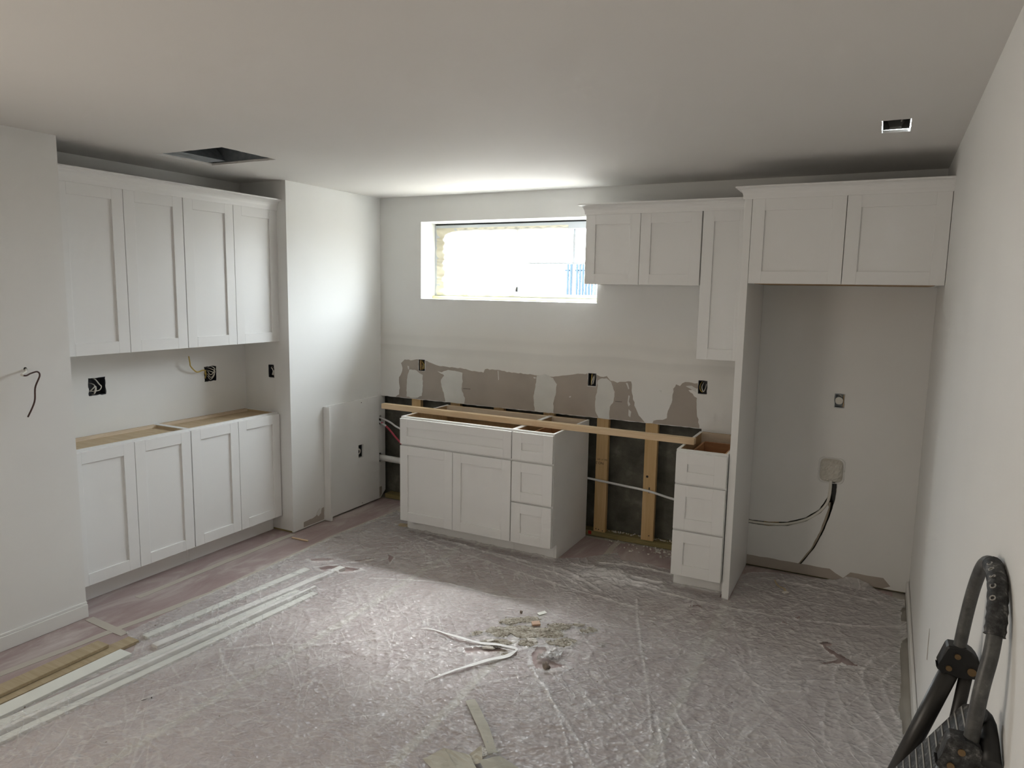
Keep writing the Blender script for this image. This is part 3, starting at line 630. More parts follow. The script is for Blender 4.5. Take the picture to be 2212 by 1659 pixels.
# ================================================================== PIPES
pr_ = root('supply_pipes', (0, 0, 0), 0, 'white and red plastic water pipes leaving the left wall hole behind the sink base', 'pipe')
tube('white_pipe', [(-.06, -.005, .70), (0.0, -.004, .690), (.08, .012, .66), (.20, .001, .615), (.5, -.003, .55), (.9, 0.0, .46), (1.55, -.003, .43)], .008, PEX, pr_)
tube('red_pipe', [(-.06, -.01, .67), (0.0, -.012, .655), (.03, -.008, .64), (.07, .0, .61), (.16, 0.0, .53), (.30, -.003, .42)], .008, [PEXR], pr_)
tube('pipe_sleeve', [(-.03, -.011, .664), (0.0, -.012, .655), (.03, -.008, .64), (.05, -.004, .627)], .0086, PEX, pr_)
tag(tube('water_line', [(1.60, 0.003, .435), (1.85, .004, .430), (1.96, .003, .424), (2.15, 0.002, .412), (2.318, .003, .400), (2.48, 0.003, .372), (2.60, .003, .36)], .0085, PEX), 'white plastic water line strapped across the open studs between the base cabinets', 'pipe')
tag(tube('drain_pipe', [(-.05, -.022, .357), (.3, -.022, .350), (.62, -.022, .345), (1.0, -.022, .34)], .026, PVC, n=16, k=2), 'thick white drain pipe running from the left wall hole behind the sink base', 'pipe')

# ================================================================== ELECTRICAL BOXES
def ebox(loc, rz, w, h, label, cables, shell=BOX, depth=.05, cat='electrical box', extra=None):
    """opening in local xz plane facing -y; box goes to +y"""
    c = root('electrical_box', loc, rz, label, cat, 'open electrical boxes')
    t = .003; W2, H2 = w/2, h/2
    boxes('box_shell', [(-W2, -W2+t, .001, depth, -H2, H2), (W2-t, W2, .001, depth, -H2, H2), (-W2+t, W2-t, .001, depth, H2-t, H2), (-W2+t, W2-t, .001, depth, -H2, -H2+t), (-W2+t, W2-t, depth-t, depth, -H2+t, H2-t)], shell, c)
    for P, r_, m_ in cables: tube('cable', P, r_, m_, c, 6, 5)
    return c
def loop(x, z, s, y=.012, tilt=0.3, lean=0.0):
    return [(x-.6*s, .042, z+1.3*s), (x-.2*s, y, z+1.0*s), (x+s*.5+lean, y-.004, z+.3*s), (x+s*.35, y, z-.8*s), (x-.2*s, y+.006, z-1.0*s), (x-.45*s, .03, z-.2*s)]
w3 = [(loop(0, 0, .028), .003, CABLEY), (loop(.006, -.004, .024, .016), .003, CABLEY), (loop(-.004, .004, .022, .02), .0026, CABLEW)]
ebox((.4085, 0, 1.162), 0, .058, .09, 'open electrical box in bare drywall on the back wall, nearest the left corner', w3)
w4 = [([(-.015, .04, .04), (-.006, .012, .03), (-.008, .010, -.01), (-.012, .02, -.04)], .004, CABLEY), ([(.0, .04, .03), (.008, .010, .02), (-.004, .008, -.015), (-.008, .02, -.04)], .0035, CABLEW),
      ([(.01, .04, .035), (.012, .012, .01), (.004, .01, -.03)], .0035, CABLEW)]
ebox((1.872, 0, 1.153), 0, .06, .09, 'open electrical box with white and yellow cables on the back wall above the drawer base', w4)
w5 = [([(-.012, .04, .035), (-.02, .014, .01), (-.016, .010, -.02), (-.002, .014, -.034)], .003, CABLEY), ([(.0, .04, .03), (-.008, .016, .0), (.004, .012, -.03), (.014, .02, -.01), (.018, .03, .02)], .003, CABLEW)]
ebox((2.652, 0, 1.160), 0, .058, .088, 'open electrical box on the back wall below the tall narrow wall cabinet', w5)
eb = ebox((3.481, 0, 1.142), 0, .056, .086, 'open electrical box with a round white knockout plug on the fridge space wall', [([(-.01, .03, .03), (0, .012, .036), (.01, .03, .02)], .003, CABLEW)], GALV)
bm = bmesh.new()
tube_into(bm, [(-.003, .020, .0), (-.003, .006, .0)], .021, 18); bm_obj('round_plug', bm, CABLEW, eb)
bm = bmesh.new(); ringp = [(-.003+.022*math.cos(a), .005, .022*math.sin(a)) for a in np.linspace(0, 2*PI, 19)]
tube_into(bm, ringp, .002, 5); bm_obj('plug_rim', bm, PVC, eb)
# alcove back wall boxes (face +x)
lc = [([(-.03, .045, -.03), (-.028, .014, -.02), (-.006, .010, .0), (-.002, .01, -.02), (-.012, .014, -.045), (-.018, .03, -.048)], .0035, CABLEW),
      ([(-.010, .045, .048), (-.004, .012, .042), (.018, .008, .01), (.030, .008, -.006), (.018, .010, -.026), (-.01, .02, -.03), (-.045, .03, -.028)], .0035, CABLEW),
      ([(-.03, .045, .02), (-.015, .014, .012), (-.004, .012, -.01), (-.012, .014, -.04)], .0035, CABLEW)]
ebox((NX, -2.146, 1.168), PI/2, .104, .104, 'wide open electrical box with two cable loops on the alcove wall, nearer the camera', lc)
rc = [(loop(.016, .022, .030, .01, lean=.01), .0035, CABLEW), (loop(.014, .004, .030, .006, lean=.01), .0035, CABLEW), (loop(.014, -.012, .028, .012, lean=.012), .0035, CABLEW), ([(-.04, .045, .02), (-.03, .008, .01), (-.04, .006, -.03)], .0035, CABLEY)]
ebox((NX, -1.341, 1.165), PI/2, .100, .104, 'wide open electrical box stuffed with cable loops on the alcove wall, under the yellow cable', rc)
tag(tube('loose_cable', [(NX+.002, -1.386, 1.165), (NX+.012, -1.390, 1.190), (NX+.02, -1.42, 1.197), (NX+.03, -1.475, 1.192), (NX+.05, -1.535, 1.235), (NX+.055, -1.545, 1.262), (NX+.05, -1.548, 1.305)], .0042, CABLEY, None, 8),
    'yellowed cable sticking out and up from the right alcove box under the wall cabinets', 'cable')
ebox((-.177, NA, 1.172), 0, .054, .09, 'open electrical box on the side return wall of the left alcove', [(loop(0, 0, .026, .008), .0035, CABLEW), (loop(.004, -.006, .022, .012), .0035, CABLEW)])
ebox((0.0, -.289, .463), PI/2, .062, .102, 'open electrical box showing through the low end panel near the floor', [(loop(-.008, 0, .022, -.002), .0035, CABLEW), (loop(-.004, -.006, .020, .004), .0035, CABLEW)], BOX, .045)
tag(tube('hanging_cable', [(-.05, -2.76, 1.36), (.0, -2.768, 1.355), (.03, -2.785, 1.346), (.05, -2.815, 1.338), (.06, -2.800, 1.332), (.055, -2.775, 1.340), (.055, -2.745, 1.345), (.058, -2.737, 1.325), (.056, -2.760, 1.27), (.05, -2.765, 1.20), (.05, -2.80, 1.130)], .0038, CABLED, None, 8),
    'thin dark cable hanging from a small hole in the near left wall', 'cable')
bm = bmesh.new(); tube_into(bm, cr([(.0, -2.768, 1.355), (.03, -2.785, 1.3465), (.05, -2.815, 1.3385), (.058, -2.81, 1.333)]), .0052, 8)
tag(bm_obj('cable_sheath', bm, CABLEW), 'short white stripped sheath at the small hole in the near left wall', 'cable')

# taped-over valve box and the two cables in their wall grooves (fridge space)
vb = root('taped_valve_box', (3.466, -.0, .705), 0, 'square water valve box covered in crumpled white tape above the wall grooves', 'valve box')
R = random.Random(5); bm = bmesh.new(); N = 18
g = [[None]*N for _ in range(N)]
for i in range(N):
    for j in range(N):
        u, v = i/(N-1)*2-1, j/(N-1)*2-1
        rr = (abs(u)**5+abs(v)**5)**.2; k = 1.0/max(rr, 1e-6) if rr > 1 else 1
        edge = max(0, 1-min(1, rr))
        g[i][j] = bm.verts.new((u*k*.065*min(1, 1), -.002-(.018*min(1, edge*3)+R.uniform(0, .008)*(edge > .05)), v*k*.072))
for i in range(N-1):
    for j in range(N-1): bm.faces.new((g[i][j], g[i+1][j], g[i+1][j+1], g[i][j+1]))
bm_obj('crumpled_tape', bm, new_mat('white_tape', (.60, .58, .52), .55), vb)
fr_ = [(.072*max(-1, min(1, 1.25*math.cos(a))), -.002, .079*max(-1, min(1, 1.25*math.sin(a)))) for a in np.linspace(0, 2*PI, 33)]
bm = bmesh.new(); tube_into(bm, fr_, .003, 5); bm_obj('box_rim', bm, WALL, vb)
tag(tube('wall_cable', [(2.955, .008, .301), (3.02, .007, .299), (3.12, .007, .302), (3.234, .006, .321), (3.342, .005, .368), (3.42, .004, .436), (3.458, .002, .50), (3.468, -.003, .57), (3.468, -.010, .645)], .009, CABLEW, None, 8),
    'pale cable lying in the long curved wall groove towards the fridge panel', 'cable')
tag(tube('wall_cable', [(3.470, .012, .50), (3.462, .008, .42), (3.432, .008, .305), (3.388, .008, .19), (3.326, .008, .085), (3.285, .008, .02)], .0075, new_mat('cable_tan', (.36, .31, .24), .6), None, 8),
    'tan cable running down the steep wall groove to the floor', 'cable')
tag(prism('dark_tape_wrap', jag([(3.484, .628), (3.503, .628), (3.502, .56), (3.494, .50), (3.484, .52), (3.478, .575)], .012, .001, 77), FACE, -.006, .004, BLACKP), 'black torn wrap below the taped valve box', 'tape')

# ================================================================== CEILING OPENINGS
dv = root('air_duct', (0, 0, H+.0127), 0, 'galvanised air duct open through a ragged hole in the ceiling over the left alcove', 'duct')
dx0, dx1, dy0, dy1 = -.002, .552, -2.03, -1.625
for L in ([(dx0-.002, dx0, dy0, dy1, .0, .30)], [(dx1, dx1+.002, dy0, dy1, 0, .30)], [(dx0, dx1, dy0-.002, dy0, 0, .30)], [(dx0, dx1, dy1, dy1+.002, 0, .30)], [(dx0, dx1, dy0, dy1, .30, .302)]):
    boxes('duct_wall', L, GALV, dv)
boxes('duct_seam', [(dx0, dx0+.014, dy1-.035, dy1-.001, .0, .299)], GALV, dv)
bm = bmesh.new(); prism_into(bm, [(0, 0), (.16, 0), (0, .16)], lambda u, v, t: (dx0+.001+u, dy1-.04-t, v), 0, .33); bm_obj('deflector_plate', bm, GALV, dv)
DKGALV = new_mat('dull_steel', (.16, .165, .16), .7, .3)
sb = root('ceiling_box', (3.66, -1.226, H+.0127), 0, 'small metal ceiling box left open in the ceiling above the over-fridge cabinet', 'electrical box')
for L in ([(-.051, -.049, -.123, .123, -.008, .06)], [(.049, .051, -.123, .123, -.008, .06)], [(-.049, .049, -.123, -.121, 0, .06)], [(-.049, .049, .121, .123, 0, .06)], [(-.049, .049, -.121, .121, .06, .062)]):
    boxes('box_side', L, DKGALV, sb)
prism('mounting_plate', [(-.04, .05), (-.025, .01), (.02, .01), (.038, .05)], lambda u, v, t: (u, .119-t, v-.008), 0, .04, DKGALV, sb)
tube('loose_wire', [(.02, .02, .058), (.022, .03, .03), (.018, .03, .012)], .003, CABLEW, sb)

# ================================================================== TRIM BOARDS ON THE FLOOR
BOARDS = []
def board(p, q, w, z0, h, m, name, label, group=None, prof=False):
    p, q = Vector(p), Vector(q); d = q-p; L = d.length; a = math.atan2(d.y, d.x)
    bm = bmesh.new()
    if prof:
        prism_into(bm, [(-w/2, 0), (w/2, 0), (w/2, h*.35), (w*.18, h*.55), (-.05*w, h*.6), (-.3*w, h), (-w/2, h)], lambda u, v, t: (t, u, v), 0, L)
    else: add_box(bm, 0, L, -w/2, w/2, 0, h, .0012)
    o = bm_obj(name, bm, m); o.location = (p.x, p.y, z0); o.rotation_euler = (0, 0, a)
    tag(o, label, 'board', group); BOARDS.append((p, q, w, z0+h)); return o
board((.405, -2.72), (.425, -4.0), .085, .0175, .016, BROWNB, 'brown_board', 'bare brown board lying on top at the left edge of the floor pile')
board((.463, -2.60), (.452, -4.0), .078, .0, .016, BROWNB, 'brown_board', 'longer bare brown board, lowest at the left of the floor pile')
n_cov = 2
board((.549, -2.70), (.556, -4.0), .086, .0, .017, PRIMED, 'white_board', 'white primed board lying uncovered beside the brown boards on the floor')
board((.575, -1.50), (.487, -2.56), .050, .0, .015, PRIMED, 'white_board', 'thin white board under the film, leftmost of the covered boards')
board((.752, -1.375), (.618, -2.60), .046, .0, .020, TRIMW, 'white_board', 'white board under the film whose far tip pokes out of a tear')
board((.775, -1.77), (.640, -3.45), .075, .0, .014, PRIMED, 'white_board', 'widest white board under the film, in the middle of the covered boards')
board((.826, -1.70), (.700, -3.45), .018, .0, .030, TRIMW, 'white_board', 'narrow upright white board under the film beside the widest one')
board((.862, -1.74), (.742, -3.45), .044, .0, .013, PRIMED, 'white_board', 'thin white board under the film at the right edge of the covered boards')

# ================================================================== PLASTIC SHEET
RS = np.random.RandomState(7)
def vnoise(X, Y, f, seed):
    r = np.random.RandomState(seed); G = r.rand(256, 256); x = X*f; y = Y*f
    xi = np.floor(x).astype(int); yi = np.floor(y).astype(int); fx = x-xi; fy = y-yi
    fx = fx*fx*(3-2*fx); fy = fy*fy*(3-2*fy)
    g = lambda a, b: G[a % 256, b % 256]
    return (g(xi, yi)*(1-fx)+g(xi+1, yi)*fx)*(1-fy)+(g(xi, yi+1)*(1-fx)+g(xi+1, yi+1)*fx)*fy
def ridged(X, Y, f, seed, rot=0, st=1.0, sharp=6):
    c, s = math.cos(rot), math.sin(rot); x = (X*c+Y*s); y = (-X*s+Y*c)*st
    wx = vnoise(X, Y, f*.7, seed+50)*1.2/f; wy = vnoise(X, Y, f*.7, seed+51)*1.2/f
    v = 1-np.abs(2*vnoise(x+wx, y+wy, f, seed)-1); return v**sharp
STEP = .0062
gx = np.arange(.295, 3.925, STEP); gy = np.arange(-3.60, -.0, STEP)
X, Y = np.meshgrid(gx, gy, indexing='ij')
amp = .5+1.0*vnoise(X, Y, 1.7, 3)
Z = .0032*ridged(X, Y, 7, 11, .3, 1, 5)*amp+.0035*ridged(X, Y, 4, 12, 1.0, 2.0, 8)*amp+.0028*ridged(X, Y, 15, 13, .6, 1.6, 4)*amp+.0018*ridged(X, Y, 28, 14, -.5, 1.5, 3)*(.4+amp*.6)
Z += .0035*ridged(X, Y, 1.9, 15, 2.2, 3.0, 14)
# large swells
Z += .003*vnoise(X, Y, 2.0, 21)
LAY = np.zeros_like(X)
# tension stars
for (cx, cy, rad, k, a_) in ((1.18, -2.35, .32, 11, .003), (2.63, -2.02, .30, 13, .003), (3.22, -2.02, .34, 14, .0035), (3.25, -1.45, .35, 9, .003), (.90, -.78, .30, 9, .003),
        (1.55, -2.55, .28, 10, .003), (2.02, -2.42, .28, 11, .003), (2.47, -2.52, .26, 13, .005), (1.20, -1.75, .25, 9, .0025), (2.40, -1.86, .4, 12, .004), (3.67, -1.08, .35, 8, .004),
        (1.75, -2.05, .25, 9, .0025), (2.28, -1.35, .35, 8, .002), (3.60, -1.9, .4, 9, .003), (1.02, -2.75, .25, 9, .003), (2.98, -2.12, .3, 10, .003)):
    dx, dy = X-cx, Y-cy; r_ = np.hypot(dx, dy); th = np.arctan2(dy, dx)+.3*vnoise(X, Y, 4, int(cx*100))
    v = ((1-np.abs(np.sin(th*k/2+cx*9)))**14+.6*(1-np.abs(np.sin(th*k*.87+cy*7)))**12)*np.exp(-(r_/rad)**2)*(1-np.exp(-(r_/.02)**2))
    Z += a_*v*1.6; LAY += .22*v
def fold(pts, w, h, lay=.25):
    global Z, LAY
    P = cr([(a, b, 0) for a, b in pts], 8); D = np.full(X.shape, 9.0)
    for a, b in zip(P, P[1:]):
        ax, ay, bx, by = a.x, a.y, b.x, b.y; L2 = (bx-ax)**2+(by-ay)**2+1e-12
        t = np.clip(((X-ax)*(bx-ax)+(Y-ay)*(by-ay))/L2, 0, 1); D = np.minimum(D, np.hypot(X-ax-t*(bx-ax), Y-ay-t*(by-ay)))
    D = D*(1+.5*(vnoise(X, Y, 9, 77)-.5)); v = np.exp(-(D/(w*.7))**1.5)*(.35+.9*vnoise(X, Y, 6, 78)); Z = Z+h*.75*v; LAY = LAY+lay*1.15*v
fold([(2.534, -.908), (2.60, -1.1), (2.719, -1.417), (2.87, -1.804), (2.978, -2.118)], .008, .010, .4)
fold([(.787, -.613), (1.2, -.66), (1.93, -.72), (2.314, -.887)], .012, .012)
fold([(.80, -.66), (1.3, -.78), (1.9, -.90), (2.4, -.98)], .010, .008)
fold([(1.0, -.62), (1.5, -.70), (2.0, -.80), (2.3, -.95), (2.55, -1.0)], .009, .010)
fold([(2.1, -.75), (2.5, -.72), (2.983, -.74), (3.563, -.656), (3.88, -.52)], .010, .010, .3)
fold([(2.334, -1.882), (2.5, -2.05), (2.829, -2.387), (2.95, -2.6)], .010, .008, .3)
fold([(2.42, -1.95), (2.62, -2.2), (2.86, -2.6)], .008, .007, .25)
fold([(2.45, -1.87), (2.75, -2.05), (3.1, -2.35)], .007, .005)
fold([(1.0, -1.42), (1.4, -1.25), (1.8, -1.25), (2.1, -1.15)], .008, .005)
fold([(2.95, -1.95), (3.05, -2.2), (3.15, -2.5)], .012, .008, .3)
fold([(3.02, -1.9), (3.17, -2.15), (3.3, -2.5)], .010, .008, .3)
fold([(3.70, -.95), (3.60, -1.2), (3.65, -1.5), (3.80, -1.9)], .012, .010, .25)
fold([(3.83, -.85), (3.72, -1.1), (3.75, -1.4), (3.86, -1.7)], .011, .010, .25)
fold([(3.87, -.95), (3.80, -1.2), (3.86, -1.5)], .010, .012, .25)
fold([(3.15, -1.3), (3.3, -1.5), (3.5, -1.45)], .010, .006)
fold([(2.0, -.60), (2.3, -.62), (2.6, -.60)], .014, .014, .35)
fold([(2.15, -.48), (2.35, -.42), (2.62, -.42)], .014, .012, .35)
fold([(2.25, -.80), (2.40, -.70), (2.60, -.68)], .012, .010, .35)
fold([(3.10, -.20), (3.4, -.18), (3.8, -.22)], .012, .008, .3)
fold([(3.05, -.35), (3.4, -.42), (3.8, -.40)], .010, .006, .2)
for k in range(5): fold([(.62+.03*k, -1.62+.02*k), (.70+.02*k, -1.95), (.93-.02*k, -2.42+.01*k)], .006, .010, .25)
fold([(.93, -2.44), (1.10, -2.30), (1.35, -2.15), (1.5, -2.02)], .008, .005)
fold([(.90, -2.45), (1.05, -2.55), (1.3, -2.65)], .008, .005)
# bunched heap between the base cabinets
hp = np.exp(-(((X-2.28)/.30)**2+((Y+.70)/.16)**2)); Z += hp*(.012+.036*ridged(X, Y, 5, 31, .4, 1.6, 3)+.012*ridged(X, Y, 11, 32, 0, 1.6, 3)); LAY += .25*hp
# drape over boards
for (p, q, w_, h_) in BOARDS[3:]:
    d = q-p; L = d.length; d = d/L; al = (X-p.x)*d.x+(Y-p.y)*d.y; ac = np.abs(-(X-p.x)*d.y+(Y-p.y)*d.x)
    k = np.clip(1-(ac-w_/2-.002)/.020, 0, 1)*np.clip(1-(np.abs(al-L/2)-L/2-.002)/.02, 0, 1)
    LAY = np.where((k > .6), -.14, LAY)
    Z = np.maximum(Z, (h_+.0022+Z*.35)*(k**1.5)+Z*(1-k))
# rises against toe kicks, panel and walls
rise = np.exp(-((Y+.57)/.02)**2)*((X > .66)*(X < 1.87)+(X > 2.65)*(X < 2.95)); Z += .012*rise
up_r = np.clip((X-3.875)/.05, 0, 1)**1.5*(Y > -.9)*(.4+.6*vnoise(X, Y, 6, 5)); Z += .03*up_r
upb = np.clip((Y+.07)/.06, 0, 1)*np.exp(-((X-3.64)/.11)**2); Z += .045*upb
Z += .0016
LAY += .16*np.clip((X-2.7)/1.1, 0, 1)*(.5+vnoise(X, Y, 3, 41))+.10*np.exp(-((X-2.3)/.5)**2-((Y+.75)/.3)**2)
boundary = [(.30, -.845), (.343, -.247), (.50, -.33), (.655, -.49), (.70, -.555), (1.86, -.555), (1.885, -.52), (2.0, -.46), (2.12, -.30), (2.19, -.24), (2.25, -.34), (2.40, -.33), (2.60, -.34), (2.65, -.40), (2.66, -.555), (2.945, -.555), (2.952, -.628), (3.005, -.628), (3.005, -.20),
            (3.06, -.12), (3.20, -.05), (3.45, -.035), (3.62, -.008), (3.72, -.010), (3.78, -.05), (3.86, -.09), (3.915, -.13), (3.918, -.25), (3.895, -.27), (3.893, -.45), (3.917, -.47), (3.915, -.66), (3.89, -.70), (3.875, -.85), (3.88, -1.1), (3.862, -1.4), (3.885, -1.7), (3.90, -2.2), (3.90, -3.60),
            (.605, -3.60), (.600, -2.72), (.512, -2.62), (.352, -2.572), (.336, -2.0), (.33, -1.6)]
tears = [[(2.262, -1.68), (2.30, -1.655), (2.335, -1.72), (2.37, -1.77), (2.462, -1.775), (2.44, -1.81), (2.40, -1.845), (2.345, -1.865), (2.315, -1.84), (2.27, -1.76)],
         [(3.512, -.93), (3.56, -.895), (3.575, -.92), (3.54, -.955), (3.62, -1.02), (3.695, -1.085), (3.63, -1.105), (3.545, -1.15), (3.54, -1.14), (3.61, -1.07), (3.55, -1.0)],
         [(.47, -1.375), (.51, -1.325), (.56, -1.31), (.635, -1.285), (.585, -1.345), (.52, -1.385)],
         [(.725, -1.285), (.755, -1.22), (.79, -1.18), (.83, -1.15), (.80, -1.195), (.76, -1.25)], [(.862, -1.045), (.925, -1.07), (.962, -1.165), (.935, -1.14), (.895, -1.09)],
         [(.62, -1.445), (.70, -1.37), (.80, -1.345), (.865, -1.345), (.84, -1.39), (.785, -1.44), (.72, -1.47), (.66, -1.47)],
         [(1.95, -1.87), (2.05, -1.79), (2.14, -1.785), (2.16, -1.80), (2.05, -1.86), (1.98, -1.905)],
         [(3.37, -.70), (3.385, -.66), (3.395, -.665), (3.39, -.70)], [(3.28, -.77), (3.34, -.775), (3.34, -.79)], [(2.82, -.83), (2.87, -.80), (2.90, -.83), (2.86, -.815)]]
def in_poly(px, py, poly):
    c = np.zeros(px.shape, bool); j = len(poly)-1
    for i in range(len(poly)):
        xi, yi = poly[i]; xj, yj = poly[j]
        if yi != yj: c ^= ((yi > py) != (yj > py)) & (px < (xj-xi)*(py-yi)/(yj-yi)+xi)
        j = i
    return c
Xw = X+.004*(vnoise(X, Y, 30, 91)-.5); Yw = Y+.004*(vnoise(X, Y, 30, 92)-.5)
cx_, cy_ = (Xw[:-1, :-1]+STEP/2), (Yw[:-1, :-1]+STEP/2)
keep = in_poly(cx_, cy_, boundary)
for t_ in tears:
    keep &= ~in_poly(cx_, cy_, t_)
    mx_, my_ = sum(p[0] for p in t_)/len(t_), sum(p[1] for p in t_)/len(t_)
    r0 = max(math.hypot(p[0]-mx_, p[1]-my_) for p in t_)
    q = in_poly(X, Y, [(mx_+(p[0]-mx_)*1.35, my_+(p[1]-my_)*1.35) for p in t_]); Z += q*.004; LAY += q*.18
ny_ = len(gy); I, J = np.nonzero(keep)
a = I*ny_+J; F = np.stack([a, a+ny_, a+ny_+1, a+1], 1)
used = np.unique(F); remap = -np.ones(X.size, int); remap[used] = np.arange(len(used)); F = remap[F]
V = np.stack([X.ravel()[used], Y.ravel()[used], Z.ravel()[used]], 1)
me = bpy.data.meshes.new('plastic_sheet'); me.vertices.add(len(V)); me.vertices.foreach_set('co', V.astype(np.float32).ravel())
me.loops.add(F.size); me.loops.foreach_set('vertex_index', F.ravel().astype(np.int32)); me.polygons.add(len(F))
me.polygons.foreach_set('loop_start', np.arange(0, F.size, 4, dtype=np.int32)); me.polygons.foreach_set('loop_total', np.full(len(F), 4, np.int32))
me.update(calc_edges=True); me.validate(); me.polygons.foreach_set('use_smooth', [True]*len(me.polygons))
at = me.attributes.new('layers', 'FLOAT', 'POINT'); at.data.foreach_set('value', np.clip(LAY.ravel()[used], -.2, .5).astype(np.float32))
me.materials.append(FILM); ps = bpy.data.objects.new('plastic_sheet', me); COL.objects.link(ps)
tag(ps, 'creased translucent plastic dust sheet spread over the paper-covered floor, torn in places', 'plastic sheet')

# ================================================================== DEBRIS
def lump(bm, c, r_, R, flat=.6, n=1):
    v0 = len(bm.verts); M4 = Matrix.Translation(c) @ Matrix.Rotation(R.uniform(0, 6), 4, (R.random(), R.random(), R.random()+.1)) @ Matrix.Diagonal((r_*R.uniform(.7, 1.3), r_*R.uniform(.6, 1.1), r_*flat, 1))
    res = bmesh.ops.create_icosphere(bm, subdivisions=n, radius=1, matrix=M4)
    for v in res['verts']: v.co += Vector((R.uniform(-1, 1), R.uniform(-1, 1), R.uniform(-1, 1)))*r_*.22
def heap(name, spots, n, label, cat, m, rng, zb=.006, ptsz=(.002, .006), seed=1):
    """thin uneven mounds of crumbs plus many small lumps"""
    R = random.Random(seed); bm = bmesh.new()
    for (cx, cy, rx, ry, a, hh) in spots:
        K = 22; ca, sa = math.cos(a), math.sin(a); rings = []
        for i in range(6):
            f = i/5; ring = []
            for k in range(K):
                t = 2*PI*k/K; rr = (1-f*.98)*1.12*(1+R.uniform(-.2, .2)); u, v = rx*rr*math.cos(t), ry*rr*math.sin(t)
                ring.append(bm.verts.new((cx+u*ca-v*sa, cy+u*sa+v*ca, zb-.004+(0 if i == 0 else hh*math.sin(f*PI/2)*R.uniform(.6, 1.3)+.004))))
            rings.append(ring)
        for A, B in zip(rings, rings[1:]):
            for k in range(K): bm.faces.new((A[k], A[(k+1) % K], B[(k+1) % K], B[k]))
        bm.faces.new(rings[-1])
        for _ in range(int(n*rx*ry/.006)):
            t = R.uniform(0, 2*PI); q = math.sqrt(R.random())*1.15; u, v = rx*q*math.cos(t), ry*q*math.sin(t)
            lump(bm, (cx+u*ca-v*sa, cy+u*sa+v*ca, zb+hh*max(0, 1-q)*.8), R.uniform(*ptsz), R)
    o = bm_obj(name, bm, m); tag(o, label, cat, kind='stuff'); return o
heap('dirt_pile', [(2.13, -1.56, .10, .06, .2, .010), (2.24, -1.52, .09, .06, .6, .012), (2.02, -1.62, .07, .05, .3, .008), (2.06, -1.74, .075, .04, .5, .010), (2.27, -1.42, .06, .04, .4, .006), (2.20, -1.66, .05, .04, 0, .008), (2.02, -1.48, .07, .035, .7, .004),
     (2.36, -1.56, .06, .045, .8, .006), (2.10, -1.42, .05, .035, .5, .004), (2.42, -1.38, .05, .03, .8, .004), (2.34, -1.36, .05, .02, .6, .003), (2.30, -1.60, .03, .02, .2, .005), (2.155, -1.815, .022, .018, 0, .006), (1.92, -1.70, .04, .02, 1.0, .003), (2.54, -1.48, .022, .012, .4, .003)],
     75, 'scattered pile of tan sawdust and crumbled dirt on the plastic sheet mid-floor', 'dirt', DIRT, None, .006, (.002, .0065), 3)
heap('plaster_crumbs', [(2.05, -1.80, .03, .015, .4, .004), (2.21, -1.63, .03, .02, .3, .006), (2.18, -1.57, .02, .012, .3, .006)], 60, 'white plaster crumbs lying in the dirt pile', 'plaster', PLASTER, None, .010, (.003, .007), 9)
bm = bmesh.new(); R = random.Random(12)
for i in range(120):
    t = R.random(); xx = 2.02+.62*t+R.gauss(0, .02); yy = R.uniform(-.16, -.01) if i % 3 else R.uniform(-.04, .0)
    lump(bm, (xx, yy, .003), R.uniform(.003, .011)*(1.2 if xx > 2.25 else .6), R, .3)
for i in range(120):
    xx = R.uniform(1.9, 2.64); lump(bm, (xx, R.uniform(.052, .095), .0395), R.uniform(.003, .008), R, .5)
tag(bm_obj('plaster_flakes', bm, PLASTER), 'broken plaster flakes along the bottom plate between the base cabinets', 'plaster', kind='stuff')
bm = bmesh.new(); R = random.Random(13)
for i in range(70):
    xx, yy = R.uniform(.35, 3.8), R.uniform(-3.3, -.7)
    lump(bm, (xx, yy, .006), R.uniform(.0015, .0045), R, .5)
tag(bm_obj('floor_specks', bm, STONE), 'tiny dark specks of debris strewn over the plastic sheet', 'debris', kind='stuff')
heap('crumb_cluster', [(2.44, -2.50, .045, .03, .7, .004)], 200, 'small grey crumbs between the tan paper strip and the crumpled tan paper', 'debris', PLASTER, None, .006, (.002, .005), 19)

def ribbon(name, pts, ws, m, label, cat, z=.008, lift=None, twist=0):
    P = cr([(a, b, 0) for a, b in pts], 6); n_ = len(P); V = []; F = []
    for i, p in enumerate(P):
        t = (P[min(i+1, n_-1)]-P[max(i-1, 0)]).normalized(); nn = Vector((-t.y, t.x, 0)); f = i/(n_-1)*(len(ws)-1); k = min(int(f), len(ws)-2); w_ = ws[k]+(ws[k+1]-ws[k])*(f-k)
        zz = z+(.0018*math.sin(i*.6)+.003 if lift else 0)
        for s, dz in ((-1, 0), (1, .002*math.sin(i*.7))): V.append((p.x+nn.x*w_/2*s, p.y+nn.y*w_/2*s, zz+dz))
    F = [(2*i, 2*i+1, 2*i+3, 2*i+2) for i in range(n_-1)]
    o = mesh_obj(name, V, F, m); s = o.modifiers.new('thick', 'SOLIDIFY'); s.thickness = .0012; s.offset = 1
    return tag(o, label, cat)
ribbon('paper_strip', [(1.654, -1.815), (1.74, -1.79), (1.87, -1.80), (2.005, -1.79), (2.10, -1.765), (2.175, -1.755), (2.195, -1.775)], [.005, .012, .018, .022, .020, .010], WHITESTRIP, 'white V-folded paper strip on the plastic, upper arm', 'paper strip', .014, True)
ribbon('paper_strip', [(2.195, -1.775), (2.18, -1.83), (2.12, -1.92), (2.06, -2.01), (2.0, -2.13), (1.955, -2.222)], [.010, .026, .024, .018, .012, .003], WHITESTRIP, 'white V-folded paper strip on the plastic, lower arm', 'paper strip', .014, True)
